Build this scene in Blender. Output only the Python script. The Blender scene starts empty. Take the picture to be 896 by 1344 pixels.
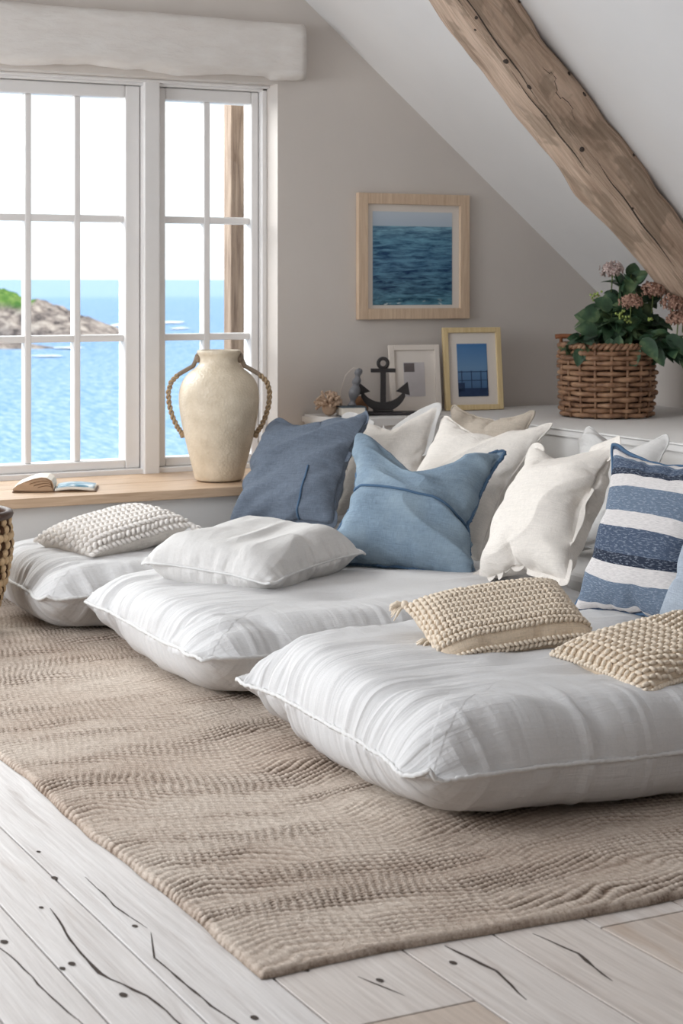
import bpy, bmesh, math, random
import numpy as np
from mathutils import Vector, Matrix, noise as mnoise

random.seed(7); np.random.seed(7)
SC = bpy.context.scene
COL = SC.collection
PI = math.pi

# ------------------------------------------------------------------ helpers
def lin(r, g, b):
    f = lambda c: (c/255/12.92) if c/255 <= .04045 else ((c/255+.055)/1.055)**2.4
    return (f(r), f(g), f(b), 1)

def mesh(name, verts, faces, mat=None, parent=None, smooth=True, mats=None, fmat=None, uv=None, sub=0):
    me = bpy.data.meshes.new(name)
    me.from_pydata([tuple(map(float, v)) for v in verts], [], [tuple(f) for f in faces])
    o = bpy.data.objects.new(name, me); COL.objects.link(o)
    for m in (mats or ([mat] if mat else [])): me.materials.append(m)
    if fmat is not None: me.polygons.foreach_set('material_index', np.array(fmat, dtype=np.int32))
    me.polygons.foreach_set('use_smooth', np.full(len(me.polygons), smooth))
    if uv is not None:
        l = me.uv_layers.new(name='UVMap')
        vi = np.empty(len(me.loops), dtype=np.int32); me.loops.foreach_get('vertex_index', vi)
        l.data.foreach_set('uv', np.asarray(uv, dtype=np.float32)[vi].ravel())
    if parent: o.parent = parent
    if sub:
        m = o.modifiers.new('sub', 'SUBSURF'); m.levels = sub; m.render_levels = sub
    me.update()
    return o

def bm_obj(name, bm, mat=None, parent=None, smooth=False, mats=None):
    me = bpy.data.meshes.new(name); bmesh.ops.recalc_face_normals(bm, faces=bm.faces)
    bm.to_mesh(me); bm.free()
    o = bpy.data.objects.new(name, me); COL.objects.link(o)
    for m in (mats or ([mat] if mat else [])): me.materials.append(m)
    for p in me.polygons: p.use_smooth = smooth
    if parent: o.parent = parent
    return o

def box(bm, x0, x1, y0, y1, z0, z1, bev=0.0, M=None, seg=2, mi=0):
    t = bmesh.new()
    vs = [t.verts.new((x, y, z)) for x in (x0, x1) for y in (y0, y1) for z in (z0, z1)]
    for q in ((0,1,3,2),(4,6,7,5),(0,4,5,1),(2,3,7,6),(0,2,6,4),(1,5,7,3)): t.faces.new([vs[i] for i in q])
    bmesh.ops.recalc_face_normals(t, faces=t.faces)
    if bev: bmesh.ops.bevel(t, geom=t.edges[:], offset=bev, segments=seg, affect='EDGES', profile=.5)
    for f in t.faces: f.material_index = mi
    if M is not None: bmesh.ops.transform(t, matrix=M, verts=t.verts)
    me = bpy.data.meshes.new('tmp'); t.to_mesh(me); t.free(); bm.from_mesh(me); bpy.data.meshes.remove(me)

def boxes(name, lst, mat, parent=None, bev=.003, kind=None):
    bm = bmesh.new()
    for b in lst: box(bm, *b, bev=bev)
    o = bm_obj(name, bm, mat, parent)
    if kind: o['kind'] = kind
    return o

def tube_data(path, rad, n=8, closed=False, cap=True):
    P = np.asarray(path, float); m = len(P)
    r = np.broadcast_to(np.asarray(rad, float), (m,))
    T = np.roll(P, -1, 0)-np.roll(P, 1, 0) if closed else np.gradient(P, axis=0)
    T /= np.linalg.norm(T, axis=1, keepdims=True)+1e-12
    a = np.array([0, 0, 1.]) if abs(T[0][2]) < .9 else np.array([1., 0, 0])
    V = []; N = np.cross(T[0], a); N /= np.linalg.norm(N)
    for i in range(m):
        N = N-T[i]*(N@T[i]); N /= np.linalg.norm(N)+1e-12
        B = np.cross(T[i], N)
        for k in range(n):
            t = 2*PI*k/n; V.append(P[i]+r[i]*(math.cos(t)*N+math.sin(t)*B))
    F = []
    for i in range(m if closed else m-1):
        j = (i+1) % m
        for k in range(n):
            F.append((i*n+k, i*n+(k+1) % n, j*n+(k+1) % n, j*n+k))
    if cap and not closed:
        F.append(tuple(range(n))[::-1]); F.append(tuple((m-1)*n+k for k in range(n)))
    return V, F

class MB:
    def __init__(s): s.v = []; s.f = []; s.m = []
    def add(s, V, F, mi=0):
        o = len(s.v); s.v.extend(V); s.f.extend([tuple(i+o for i in f) for f in F]); s.m.extend([mi]*len(F)); return s
    def tube(s, path, rad, n=8, closed=False, mi=0): return s.add(*tube_data(path, rad, n, closed), mi)
    def build(s, name, mat=None, parent=None, smooth=True, mats=None, sub=0):
        return mesh(name, s.v, s.f, mat, parent, smooth, mats, s.m if mats else None, sub=sub)

def lathe(prof, n=48, closed_bottom=True):
    V = []; F = []
    for r, z in prof:
        for k in range(n): V.append((r*math.cos(2*PI*k/n), r*math.sin(2*PI*k/n), z))
    for i in range(len(prof)-1):
        for k in range(n):
            F.append((i*n+k, i*n+(k+1) % n, (i+1)*n+(k+1) % n, (i+1)*n+k))
    if closed_bottom: F.append(tuple(range(n))[::-1])
    return V, F

def ellipsoid(c, ax, n=8, m=5):
    c = np.asarray(c, float); A = np.asarray(ax, float)   # rows: three semi-axes
    V = [c+A[2]]; F = []
    for i in range(1, m):
        th = PI*i/m
        for k in range(n):
            ph = 2*PI*k/n
            V.append(c+A[0]*math.sin(th)*math.cos(ph)+A[1]*math.sin(th)*math.sin(ph)+A[2]*math.cos(th))
    V.append(c-A[2])
    for k in range(n): F.append((0, 1+k, 1+(k+1) % n))
    for i in range(m-2):
        for k in range(n):
            a = 1+i*n+k; b = 1+i*n+(k+1) % n
            F.append((a, a+n, b+n, b))
    e = len(V)-1; s0 = 1+(m-2)*n
    for k in range(n): F.append((s0+k, e, s0+(k+1) % n))
    return V, F

def thing(name, label, cat, loc=(0, 0, 0), rotz=0, group=None):
    o = bpy.data.objects.new(name, None); COL.objects.link(o)
    o.empty_display_size = .05
    o.location = loc; o.rotation_euler = (0, 0, rotz)
    o['label'] = label; o['category'] = cat
    if group: o['group'] = group
    return o

def tag(o, label, cat, group=None, kind=None):
    if label: o['label'] = label
    if cat: o['category'] = cat
    if group: o['group'] = group
    if kind: o['kind'] = kind
    return o

# ------------------------------------------------------------------ materials
class G:
    def __init__(s, name):
        s.m = bpy.data.materials.new(name); s.m.use_nodes = True
        s.t = s.m.node_tree; s.b = s.t.nodes['Principled BSDF']
    def n(s, typ, **kw):
        nd = s.t.nodes.new(typ)
        for k, v in kw.items():
            if k.startswith('i_'):
                key = k[2:]; nd.inputs[int(key) if key.isdigit() else key].default_value = v
            else: setattr(nd, k, v)
        return nd
    def l(s, a, b): s.t.links.new(a, b)
    def coord(s, which='Object', scale=(1, 1, 1), rot=(0, 0, 0)):
        if which == 'UV':
            c = s.n('ShaderNodeUVMap').outputs[0]
        elif which == 'World':
            c = s.n('ShaderNodeNewGeometry').outputs['Position']
        else:
            c = s.n('ShaderNodeTexCoord').outputs[which]
        mp = s.n('ShaderNodeMapping'); mp.inputs['Scale'].default_value = scale; mp.inputs['Rotation'].default_value = rot
        s.l(c, mp.inputs[0]); return mp.outputs[0]
    def noise(s, vec, scale=5, detail=3, rough=.5, dist=0):
        nd = s.n('ShaderNodeTexNoise', i_Scale=scale, i_Detail=detail, i_Roughness=rough, i_Distortion=dist)
        s.l(vec, nd.inputs['Vector']); return nd.outputs['Fac']
    def ramp(s, fac, stops, interp='LINEAR'):
        nd = s.n('ShaderNodeValToRGB'); cr = nd.color_ramp; cr.interpolation = interp
        while len(cr.elements) < len(stops): cr.elements.new(.5)
        for e, (p, c) in zip(cr.elements, stops):
            e.position = p; e.color = c if len(c) == 4 else (*c, 1)
        s.l(fac, nd.inputs[0]); return nd.outputs[0]
    def math(s, op, a, b=None, clamp=False):
        nd = s.n('ShaderNodeMath', operation=op, use_clamp=clamp)
        for i, x in enumerate((a, b)):
            if x is None: continue
            if isinstance(x, (int, float)): nd.inputs[i].default_value = x
            else: s.l(x, nd.inputs[i])
        return nd.outputs[0]
    def mix(s, fac, a, b, blend='MIX'):
        nd = s.n('ShaderNodeMix', data_type='RGBA', blend_type=blend)
        for i, x in ((0, fac), (6, a), (7, b)):
            if isinstance(x, (int, float, tuple)): nd.inputs[i].default_value = x
            else: s.l(x, nd.inputs[i])
        return nd.outputs[2]
    def bump(s, h, strength=.5, dist=.01, prev=None):
        nd = s.n('ShaderNodeBump', i_Strength=strength, i_Distance=dist)
        s.l(h, nd.inputs['Height'])
        if prev is not None: s.l(prev, nd.inputs['Normal'])
        return nd.outputs[0]
    def out(s, color=None, normal=None, rough=None, spec=None, sheen=None, metal=None):
        if color is not None:
            if isinstance(color, tuple): s.b.inputs['Base Color'].default_value = color
            else: s.l(color, s.b.inputs['Base Color'])
        if normal is not None: s.l(normal, s.b.inputs['Normal'])
        if rough is not None:
            if isinstance(rough, (int, float)): s.b.inputs['Roughness'].default_value = rough
            else: s.l(rough, s.b.inputs['Roughness'])
        if spec is not None: s.b.inputs['Specular IOR Level'].default_value = spec
        if sheen is not None: s.b.inputs['Sheen Weight'].default_value = sheen
        if metal is not None: s.b.inputs['Metallic'].default_value = metal
        return s.m

def scale_c(c, k): return (c[0]*k, c[1]*k, c[2]*k, 1)

def m_plain(name, col, rough=.6, nscale=20, var=.06, bump=.15, bdist=.004, spec=.3):
    g = G(name); c = g.coord('Object')
    f = g.noise(c, nscale, 4)
    colr = g.ramp(f, [(.25, scale_c(col, 1-var)), (.75, scale_c(col, 1+var))])
    return g.out(colr, g.bump(g.noise(c, nscale*4, 4), bump, bdist), rough, spec)

def m_wood(name, c0, c1, axis=1, scale=1.0, rough=.6, bump=.25):
    g = G(name)
    sc = [22*scale]*3; sc[axis] = 1.6*scale
    c = g.coord('Object', tuple(sc))
    f = g.noise(c, 3, 5, .6, .6)
    col = g.ramp(f, [(.3, c0), (.7, c1)])
    return g.out(col, g.bump(f, bump, .004), rough, .3)

def m_cloth(name, col, thread=1.0, wr=.35, var=.10, fine=.35, sheen=.0, gather=False, streak=None):
    g = G(name)
    a = g.noise(g.coord('UV', (90*thread, 700*thread, 1)), 1, 2)
    b = g.noise(g.coord('UV', (700*thread, 90*thread, 1), (0, 0, 0)), 1, 2)
    th = g.math('ADD', a, b)
    slub = g.noise(g.coord('UV', (4, 130, 1)), 1, 3)
    f = g.math('ADD', g.math('MULTIPLY', th, .5), g.math('MULTIPLY', slub, .35))
    colr = g.ramp(f, [(.5, scale_c(col, 1-var)), (.85, scale_c(col, 1+var))])
    if streak:
        colr = g.mix(g.ramp(g.noise(g.coord('UV', (3, 3, 1)), 2.5, 3), [(.4, (0, 0, 0)), (.7, (1, 1, 1))]), colr, g.mix(.5, colr, streak))
    w = g.noise(g.coord('UV', (1, 2.2, 1), (0, 0, .5)), 6, 4, .55, .8)
    nrm = g.bump(w, wr, .02)
    if gather:
        at = g.n('ShaderNodeAttribute', attribute_name='gu'); av = g.n('ShaderNodeAttribute', attribute_name='gv')
        p1 = g.noise(g.coord('UV', (1.6, 70, 1)), 1, 2, .5, .1)
        p2 = g.noise(g.coord('UV', (42, 1.6, 1)), 1, 2, .5, .25)
        h = g.math('ADD', g.math('MULTIPLY', p1, at.outputs['Fac']), g.math('MULTIPLY', p2, av.outputs['Fac']))
        nrm = g.bump(h, .25, .02, nrm)
        p3 = g.noise(g.coord('UV', (2.5, 160, 1)), 1, 3, .5, .2)
        nrm = g.bump(p3, .35, .006, nrm)
    nrm = g.bump(th, fine, .0025, nrm)
    return g.out(colr, nrm, .9, .1, sheen)

MAT = {}
def build_mats():
    # painted wall with soft trowel marks
    for nm, c in (('wall', (213, 205, 198)), ('ceiling', (228, 225, 223)), ('counter', (226, 223, 220))):
        g = G(nm); co = g.coord('World')
        f = g.noise(co, 2.2, 4)
        col = g.ramp(f, [(.3, scale_c(lin(*c), .96)), (.7, scale_c(lin(*c), 1.02))])
        MAT[nm] = g.out(col, g.bump(g.noise(co, 7, 5), .12, .02), .85, .2)
    g = G('plaster'); co = g.coord('World', (1, 1, 3.0))
    f = g.noise(co, 9, 5, .6)
    col = g.ramp(f, [(.3, lin(222, 215, 209)), (.7, lin(230, 225, 220))])
    MAT['plaster'] = g.out(col, g.bump(f, .3, .03), .9, .1)
    MAT['paint'] = m_plain('white_paint', lin(232, 229, 227), .45, 12, .02, .05)
    # floor boards (tinted per plank by attribute)
    g = G('whitewashed_boards')
    co = g.coord('World', (26, 1.7, 1))
    gr = g.noise(co, 1.2, 6, .62, .8)
    base = g.ramp(gr, [(.25, lin(192, 184, 180)), (.42, lin(220, 216, 214)), (.75, lin(234, 232, 231))])
    at = g.n('ShaderNodeAttribute', attribute_name='tint')
    base = g.mix(at.outputs['Fac'], base, g.mix(.75, base, lin(212, 190, 168), 'MULTIPLY'))
    worn = g.ramp(g.noise(g.coord('World', (5, 1.1, 1)), 1.6, 5, .6, .5), [(.58, (0, 0, 0)), (.72, (1, 1, 1))])
    base = g.mix(g.math('MULTIPLY', g.math('MULTIPLY', worn, .55), at.outputs['Fac']), base, lin(168, 138, 112))
    fine = g.noise(g.coord('World', (150, 4, 1)), 1, 4, .6, .3)
    base = g.mix(.2, base, g.ramp(fine, [(.3, lin(150, 140, 132)), (.6, lin(255, 255, 255))]), 'MULTIPLY')
    nrm = g.bump(gr, .3, .006); nrm = g.bump(fine, .3, .002, nrm)
    MAT['floor'] = g.out(base, nrm, .55, .3)
    MAT['crack'] = m_plain('board_crack', lin(72, 62, 56), .9)
    # rug: colour by the height stored on its points
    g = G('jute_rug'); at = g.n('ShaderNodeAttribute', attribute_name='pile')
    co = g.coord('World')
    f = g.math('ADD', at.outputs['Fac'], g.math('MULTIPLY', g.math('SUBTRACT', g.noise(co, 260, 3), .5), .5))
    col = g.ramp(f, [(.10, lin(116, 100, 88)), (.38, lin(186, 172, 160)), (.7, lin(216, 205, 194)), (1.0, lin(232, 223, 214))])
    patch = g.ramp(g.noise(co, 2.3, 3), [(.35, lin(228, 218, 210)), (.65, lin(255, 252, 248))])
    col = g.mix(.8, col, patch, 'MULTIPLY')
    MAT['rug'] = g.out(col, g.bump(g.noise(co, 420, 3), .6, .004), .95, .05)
    # beam
    g = G('old_beam'); co = g.coord('UV', (1.5, 26, 1))
    f = g.noise(co, 1.3, 6, .62, 1.2)
    col = g.ramp(f, [(.25, lin(152, 128, 110)), (.45, lin(200, 174, 153)), (.75, lin(224, 200, 180))])
    pt = g.ramp(g.noise(g.coord('UV', (2.2, 7, 1)), 1.6, 4, .6, .4), [(.52, (0, 0, 0)), (.56, (1, 1, 1))])
    col = g.mix(g.math('MULTIPLY', pt, .55), col, lin(152, 134, 116))
    fi = g.noise(g.coord('UV', (5, 160, 1)), 1, 4, .6, .3)
    col = g.mix(.45, col, g.ramp(fi, [(.3, lin(140, 130, 122)), (.6, lin(255, 255, 255))]), 'MULTIPLY')
    nrm = g.bump(g.noise(g.coord('UV', (3, 9, 1)), 2, 4), .5, .03)
    nrm = g.bump(f, .5, .01, nrm)
    MAT['beam'] = g.out(col, g.bump(fi, .4, .003, nrm), .8, .15)
    MAT['ledge'] = m_wood('ledge_oak', lin(186, 156, 128), lin(214, 186, 158), 0, 1.2, .5)
    MAT['frame_wood'] = m_wood('frame_wood', lin(200, 172, 146), lin(222, 198, 172), 2, 1.5, .5, .1)
    MAT['frame_gold'] = m_wood('pale_gold_wood', lin(206, 180, 132), lin(226, 204, 160), 2, 1.5, .5, .1)
    MAT['frame_white'] = m_plain('frame_white', lin(222, 212, 202), .5, 10, .02, .05)
    MAT['mat_board'] = m_plain('mat_board', lin(226, 217, 208), .8, 10, .01, .02)
    MAT['iron'] = m_plain('dark_iron', lin(46, 42, 42), .55, 40, .2, .3, .002, .4)
    MAT['post'] = m_wood('weathered_post', lin(84, 66, 54), lin(140, 122, 106), 2, .8, .8)
    # window glass: thin pane
    g = G('window_glass'); t = g.t
    tr = g.n('ShaderNodeBsdfTransparent'); gl = g.n('ShaderNodeBsdfGlossy', i_Roughness=.02)
    fr = g.n('ShaderNodeFresnel', i_IOR=1.4); mx = g.n('ShaderNodeMixShader')
    tr.inputs[0].default_value = (.97, .985, .985, 1)
    g.l(g.math('MULTIPLY', fr.outputs[0], .6), mx.inputs[0]); g.l(tr.outputs[0], mx.inputs[1]); g.l(gl.outputs[0], mx.inputs[2])
    g.l(mx.outputs[0], t.nodes['Material Output'].inputs[0]); MAT['glass'] = g.m
    # fabrics
    W = lin(226, 222, 220)
    MAT['white_gauze'] = m_cloth('white_gauze', lin(209, 207, 206), 1, .10, .04, .25, gather=True)
    MAT['white_linen'] = m_cloth('white_linen', lin(212, 209, 206), 1, .3, .06)
    MAT['cream_linen'] = m_cloth('cream_linen', lin(222, 215, 207), .6, .45, .08, .4)
    MAT['slate_linen'] = m_cloth('slate_linen', lin(104, 113, 126), .5, .55, .2, .5)
    MAT['denim'] = m_cloth('denim_blue', lin(124, 142, 158), .5, .55, .2, .5, streak=lin(150, 166, 176))
    MAT['denim_dark'] = m_cloth('denim_seam', lin(80, 104, 130), .5, .4, .16, .4)
    MAT['blue_grey'] = m_cloth('blue_grey_weave', lin(158, 167, 178), .5, .15, .16, .5)
    MAT['piping_white'] = m_plain('piping_white', lin(214, 212, 210), .9, 120, .05, .3, .002, .1)
    MAT['wool_white'] = m_plain('chunky_wool_white', lin(238, 232, 226), .95, 160, .08, .5, .002, .05)
    MAT['wool_beige'] = m_plain('chunky_wool_beige', lin(228, 213, 194), .95, 160, .12, .5, .002, .05)
    MAT['weave_beige'] = m_cloth('plain_beige_weave', lin(216, 197, 174), .6, .2, .14, .6)
    MAT['weave_tan'] = m_cloth('tan_rib', lin(186, 174, 160), .6, .2, .14, .6)
    # blue and white stripe with woven dashes
    g = G('blue_stripe_weave')
    uvn = g.n('ShaderNodeUVMap'); sx = g.n('ShaderNodeSeparateXYZ'); g.l(uvn.outputs[0], sx.inputs[0])
    wob = g.noise(g.coord('UV', (9, 2, 1)), 1, 3)
    v = g.math('ADD', g.math('DIVIDE', sx.outputs['Y'], .55), g.math('MULTIPLY', g.math('SUBTRACT', wob, .5), .02))
    v = g.math('SUBTRACT', 1.0, v)      # 0 at the top
    wh = lin(216, 211, 209); mb = lin(108, 122, 140); db = lin(78, 90, 110); nv = lin(50, 57, 72)
    st = [(0, db), (.03, wh), (.075, mb), (.10, db), (.165, nv), (.205, wh), (.275, mb), (.41, wh), (.49, db), (.615, nv), (.665, wh), (.75, mb), (.90, wh), (.96, db)]
    col = g.ramp(v, st, 'CONSTANT')
    dash = g.noise(g.coord('UV', (80, 300, 1)), 1, 2)
    lum = g.n('ShaderNodeRGBToBW'); g.l(col, lum.inputs[0])
    dm = g.math('MULTIPLY', g.math('GREATER_THAN', dash, .57), g.math('LESS_THAN', lum.outputs[0], .4))
    col = g.mix(g.math('MULTIPLY', dm, .25), col, lin(196, 204, 216))
    thr = g.noise(g.coord('UV', (60, 620, 1)), 1, 2)
    col = g.mix(.4, col, g.ramp(thr, [(.3, lin(175, 175, 180)), (.6, lin(255, 255, 255))]), 'MULTIPLY')
    nrm = g.bump(g.noise(g.coord('UV', (1, 1, 1)), 14, 3), .25, .02)
    nrm = g.bump(dash, .5, .004, nrm)
    MAT['stripe'] = g.out(col, g.bump(thr, .5, .003, nrm), .9, .1)
    # ceramics, wicker, plants
    g = G('cream_crackle_glaze'); co = g.coord('Object')
    vo = g.n('ShaderNodeTexVoronoi', i_Scale=110.0); g.l(co, vo.inputs['Vector'])
    f = g.noise(co, 14, 5)
    col = g.ramp(f, [(.3, lin(206, 190, 166)), (.7, lin(230, 216, 194))])
    col = g.mix(g.ramp(vo.outputs['Distance'], [(.0, (.5, .5, .5)), (.3, (0, 0, 0))]), col, lin(236, 224, 204))
    MAT['glaze'] = g.out(col, g.bump(vo.outputs['Distance'], .35, .004), .42, .45)
    MAT['rope'] = m_plain('hemp_rope', lin(176, 152, 122), .95, 120, .16, .5, .002, .05)
    MAT['strap'] = m_plain('grey_strap', lin(140, 124, 108), .8, 60, .15, .4, .002, .2)
    g = G('wicker'); co = g.coord('Object'); f = g.noise(co, 22, 4)
    col = g.ramp(f, [(.28, lin(92, 64, 46)), (.5, lin(142, 106, 80)), (.75, lin(178, 142, 112))])
    MAT['wicker'] = g.out(col, g.bump(g.noise(co, 140, 3), .3, .003), .5, .4)
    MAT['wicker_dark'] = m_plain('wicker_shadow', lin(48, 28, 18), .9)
    MAT['stick'] = m_plain('wicker_handle', lin(128, 78, 48), .6, 30, .2)
    g = G('leaf'); co = g.coord('Object'); oi = g.noise(co, 14, 3)
    col = g.ramp(oi, [(.3, lin(36, 58, 42)), (.5, lin(62, 90, 64)), (.72, lin(120, 140, 98))])
    MAT['leaf'] = g.out(col, g.bump(g.noise(co, 60, 2), .2, .004), .45, .4)
    MAT['stem'] = m_plain('green_stem', lin(110, 124, 76), .7, 20, .2)
    for nm, c0, c1 in (('petal', (134, 98, 84), (190, 156, 138)), ('petal_pale', (176, 150, 144), (218, 200, 194))):
        g = G(nm); co = g.coord('Object'); f = g.noise(co, 90, 2)
        MAT[nm] = g.out(g.ramp(f, [(.3, lin(*c0)), (.7, lin(*c1))]), None, .8, .1)
    MAT['bud'] = m_plain('green_bud', lin(150, 166, 92), .7, 60, .2)
    MAT['soil'] = m_plain('soil', lin(52, 40, 32), .95, 40, .2)
    # left floor basket: tan weave with rows of dark dashes
    MAT['seagrass'] = m_plain('seagrass', lin(206, 178, 142), .85, 70, .14, .5, .003, .1)
    MAT['seagrass_dark'] = m_plain('seagrass_dark', lin(82, 58, 42), .85, 70, .2, .5, .003, .1)
    MAT['rim_dark'] = m_plain('dark_rim', lin(74, 54, 44), .5, 40, .2)
    MAT['paper'] = m_plain('book_paper', lin(232, 224, 212), .8, 60, .03, .1)
    MAT['page_edge'] = m_plain('page_edge', lin(176, 146, 118), .8, 60, .1, .2)
    MAT['cover_dark'] = m_plain('book_cover_dark', lin(78, 92, 102), .5, 20, .1)
    MAT['cover_brown'] = m_plain('book_cover_brown', lin(120, 90, 64), .6, 20, .1)
    g = G('printed_page'); co = g.coord('Object'); f = g.noise(co, 16, 4, .6, 1)
    MAT['print'] = g.out(g.ramp(f, [(.35, lin(40, 84, 112)), (.5, lin(110, 160, 182)), (.62, lin(226, 230, 228))]), None, .35, .4)
    MAT['coral'] = m_plain('dried_coral', lin(198, 172, 150), .9, 60, .15, .4, .003, .1)
    MAT['pewter'] = m_plain('grey_spindle', lin(112, 112, 116), .45, 30, .25, .2, .003, .5)
    MAT['driftwood'] = m_plain('driftwood', lin(142, 106, 80), .85, 30, .25, .6, .006, .1)
    MAT['tray'] = m_plain('dark_tray', lin(60, 56, 58), .6, 30, .1)
    MAT['pale_stem'] = m_plain('pale_stem', lin(214, 204, 194), .8)
    # framed pictures
    g = G('sea_photograph'); c = g.n('ShaderNodeTexCoord').outputs['Generated']
    sx = g.n('ShaderNodeSeparateXYZ'); g.l(c, sx.inputs[0])
    def gen(sc):
        mp = g.n('ShaderNodeMapping'); mp.inputs['Scale'].default_value = sc; g.l(c, mp.inputs[0]); return mp.outputs[0]
    wv = g.noise(gen((1.5, 1, 11)), 2.4, 6, .68, .5)
    sea = g.ramp(sx.outputs['Z'], [(0, lin(40, 104, 124)), (.15, lin(20, 76, 114)), (.45, lin(22, 84, 132)), (.7, lin(74, 128, 160)), (.83, lin(124, 164, 186))])
    sea = g.mix(g.ramp(wv, [(.38, (0, 0, 0)), (.62, (1, 1, 1))]), g.mix(.8, sea, lin(110, 140, 165), 'MULTIPLY'), g.mix(.4, sea, lin(150, 205, 225)))
    foam = g.math('MULTIPLY', g.ramp(g.noise(gen((5, 1, 14)), 2, 4), [(.6, (0, 0, 0)), (.68, (1, 1, 1))]), g.ramp(sx.outputs['Z'], [(0, (1, 1, 1)), (.1, (0, 0, 0))]))
    sea = g.mix(foam, sea, lin(200, 216, 218))
    sky = g.ramp(sx.outputs['Z'], [(.84, lin(178, 192, 206)), (1, lin(196, 206, 216))])
    MAT['pic_sea'] = g.out(g.mix(g.math('GREATER_THAN', sx.outputs['Z'], .845), sea, sky), None, .3, .4)
    g = G('pier_photograph'); c = g.n('ShaderNodeTexCoord').outputs['Generated']
    sx = g.n('ShaderNodeSeparateXYZ'); g.l(c, sx.inputs[0])
    col = g.ramp(sx.outputs['Z'], [(0, lin(58, 84, 118)), (.45, lin(92, 128, 166)), (.52, lin(110, 146, 182)), (1, lin(72, 120, 172))])
    MAT['pic_pier'] = g.out(col, None, .35, .4)
    MAT['pic_dark'] = m_plain('pier_dark_blue', lin(44, 62, 92), .5, 40, .2, .02)
    MAT['pic_mid'] = m_plain('pier_mid_blue', lin(84, 108, 140), .5, 40, .15, .02)
    MAT['pic_pale'] = m_plain('print_pale', lin(196, 190, 190), .6, 14, .1, .02)
    MAT['pic_grey'] = m_plain('print_grey', lin(104, 96, 96), .6, 30, .15, .02)
    # outdoors
    g = G('sea_water'); p = g.n('ShaderNodeNewGeometry').outputs['Position']
    sx = g.n('ShaderNodeSeparateXYZ'); g.l(p, sx.inputs[0])
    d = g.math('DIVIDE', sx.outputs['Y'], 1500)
    base = g.ramp(d, [(.06, lin(140, 180, 214)), (.13, lin(118, 166, 208)), (.3, lin(92, 148, 198)), (.8, lin(100, 154, 202)), (1.0, lin(140, 178, 210))])  # paler far water: horizon haze painted into the colour
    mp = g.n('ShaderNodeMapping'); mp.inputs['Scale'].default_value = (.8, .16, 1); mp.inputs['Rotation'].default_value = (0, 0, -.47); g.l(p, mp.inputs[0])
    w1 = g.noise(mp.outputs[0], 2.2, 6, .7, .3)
    col = g.mix(g.ramp(w1, [(.42, (0, 0, 0)), (.62, (1, 1, 1))]), g.mix(.35, base, lin(170, 205, 232), 'MULTIPLY'), g.mix(.4, base, lin(240, 248, 255)))  # near-white flecks: glitter on the waves painted into the colour
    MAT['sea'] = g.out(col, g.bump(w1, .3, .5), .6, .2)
    MAT['foam'] = m_plain('sea_foam', lin(246, 248, 250), .9, .5, .02, .1)
    g = G('headland_rock'); co = g.coord('World'); nz = g.n('ShaderNodeNewGeometry')
    at = g.n('ShaderNodeAttribute', attribute_name='grass')
    f = g.noise(co, .35, 6, .65)
    rock = g.ramp(f, [(.36, lin(70, 64, 64)), (.5, lin(150, 136, 128)), (.64, lin(196, 182, 170))])
    gr = g.ramp(g.noise(co, .5, 4), [(.35, lin(70, 112, 52)), (.7, lin(134, 160, 84))])
    MAT['headland'] = g.out(g.mix(at.outputs['Fac'], rock, gr), g.bump(f, .6, 1.0), .95, .1)
build_mats()

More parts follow.
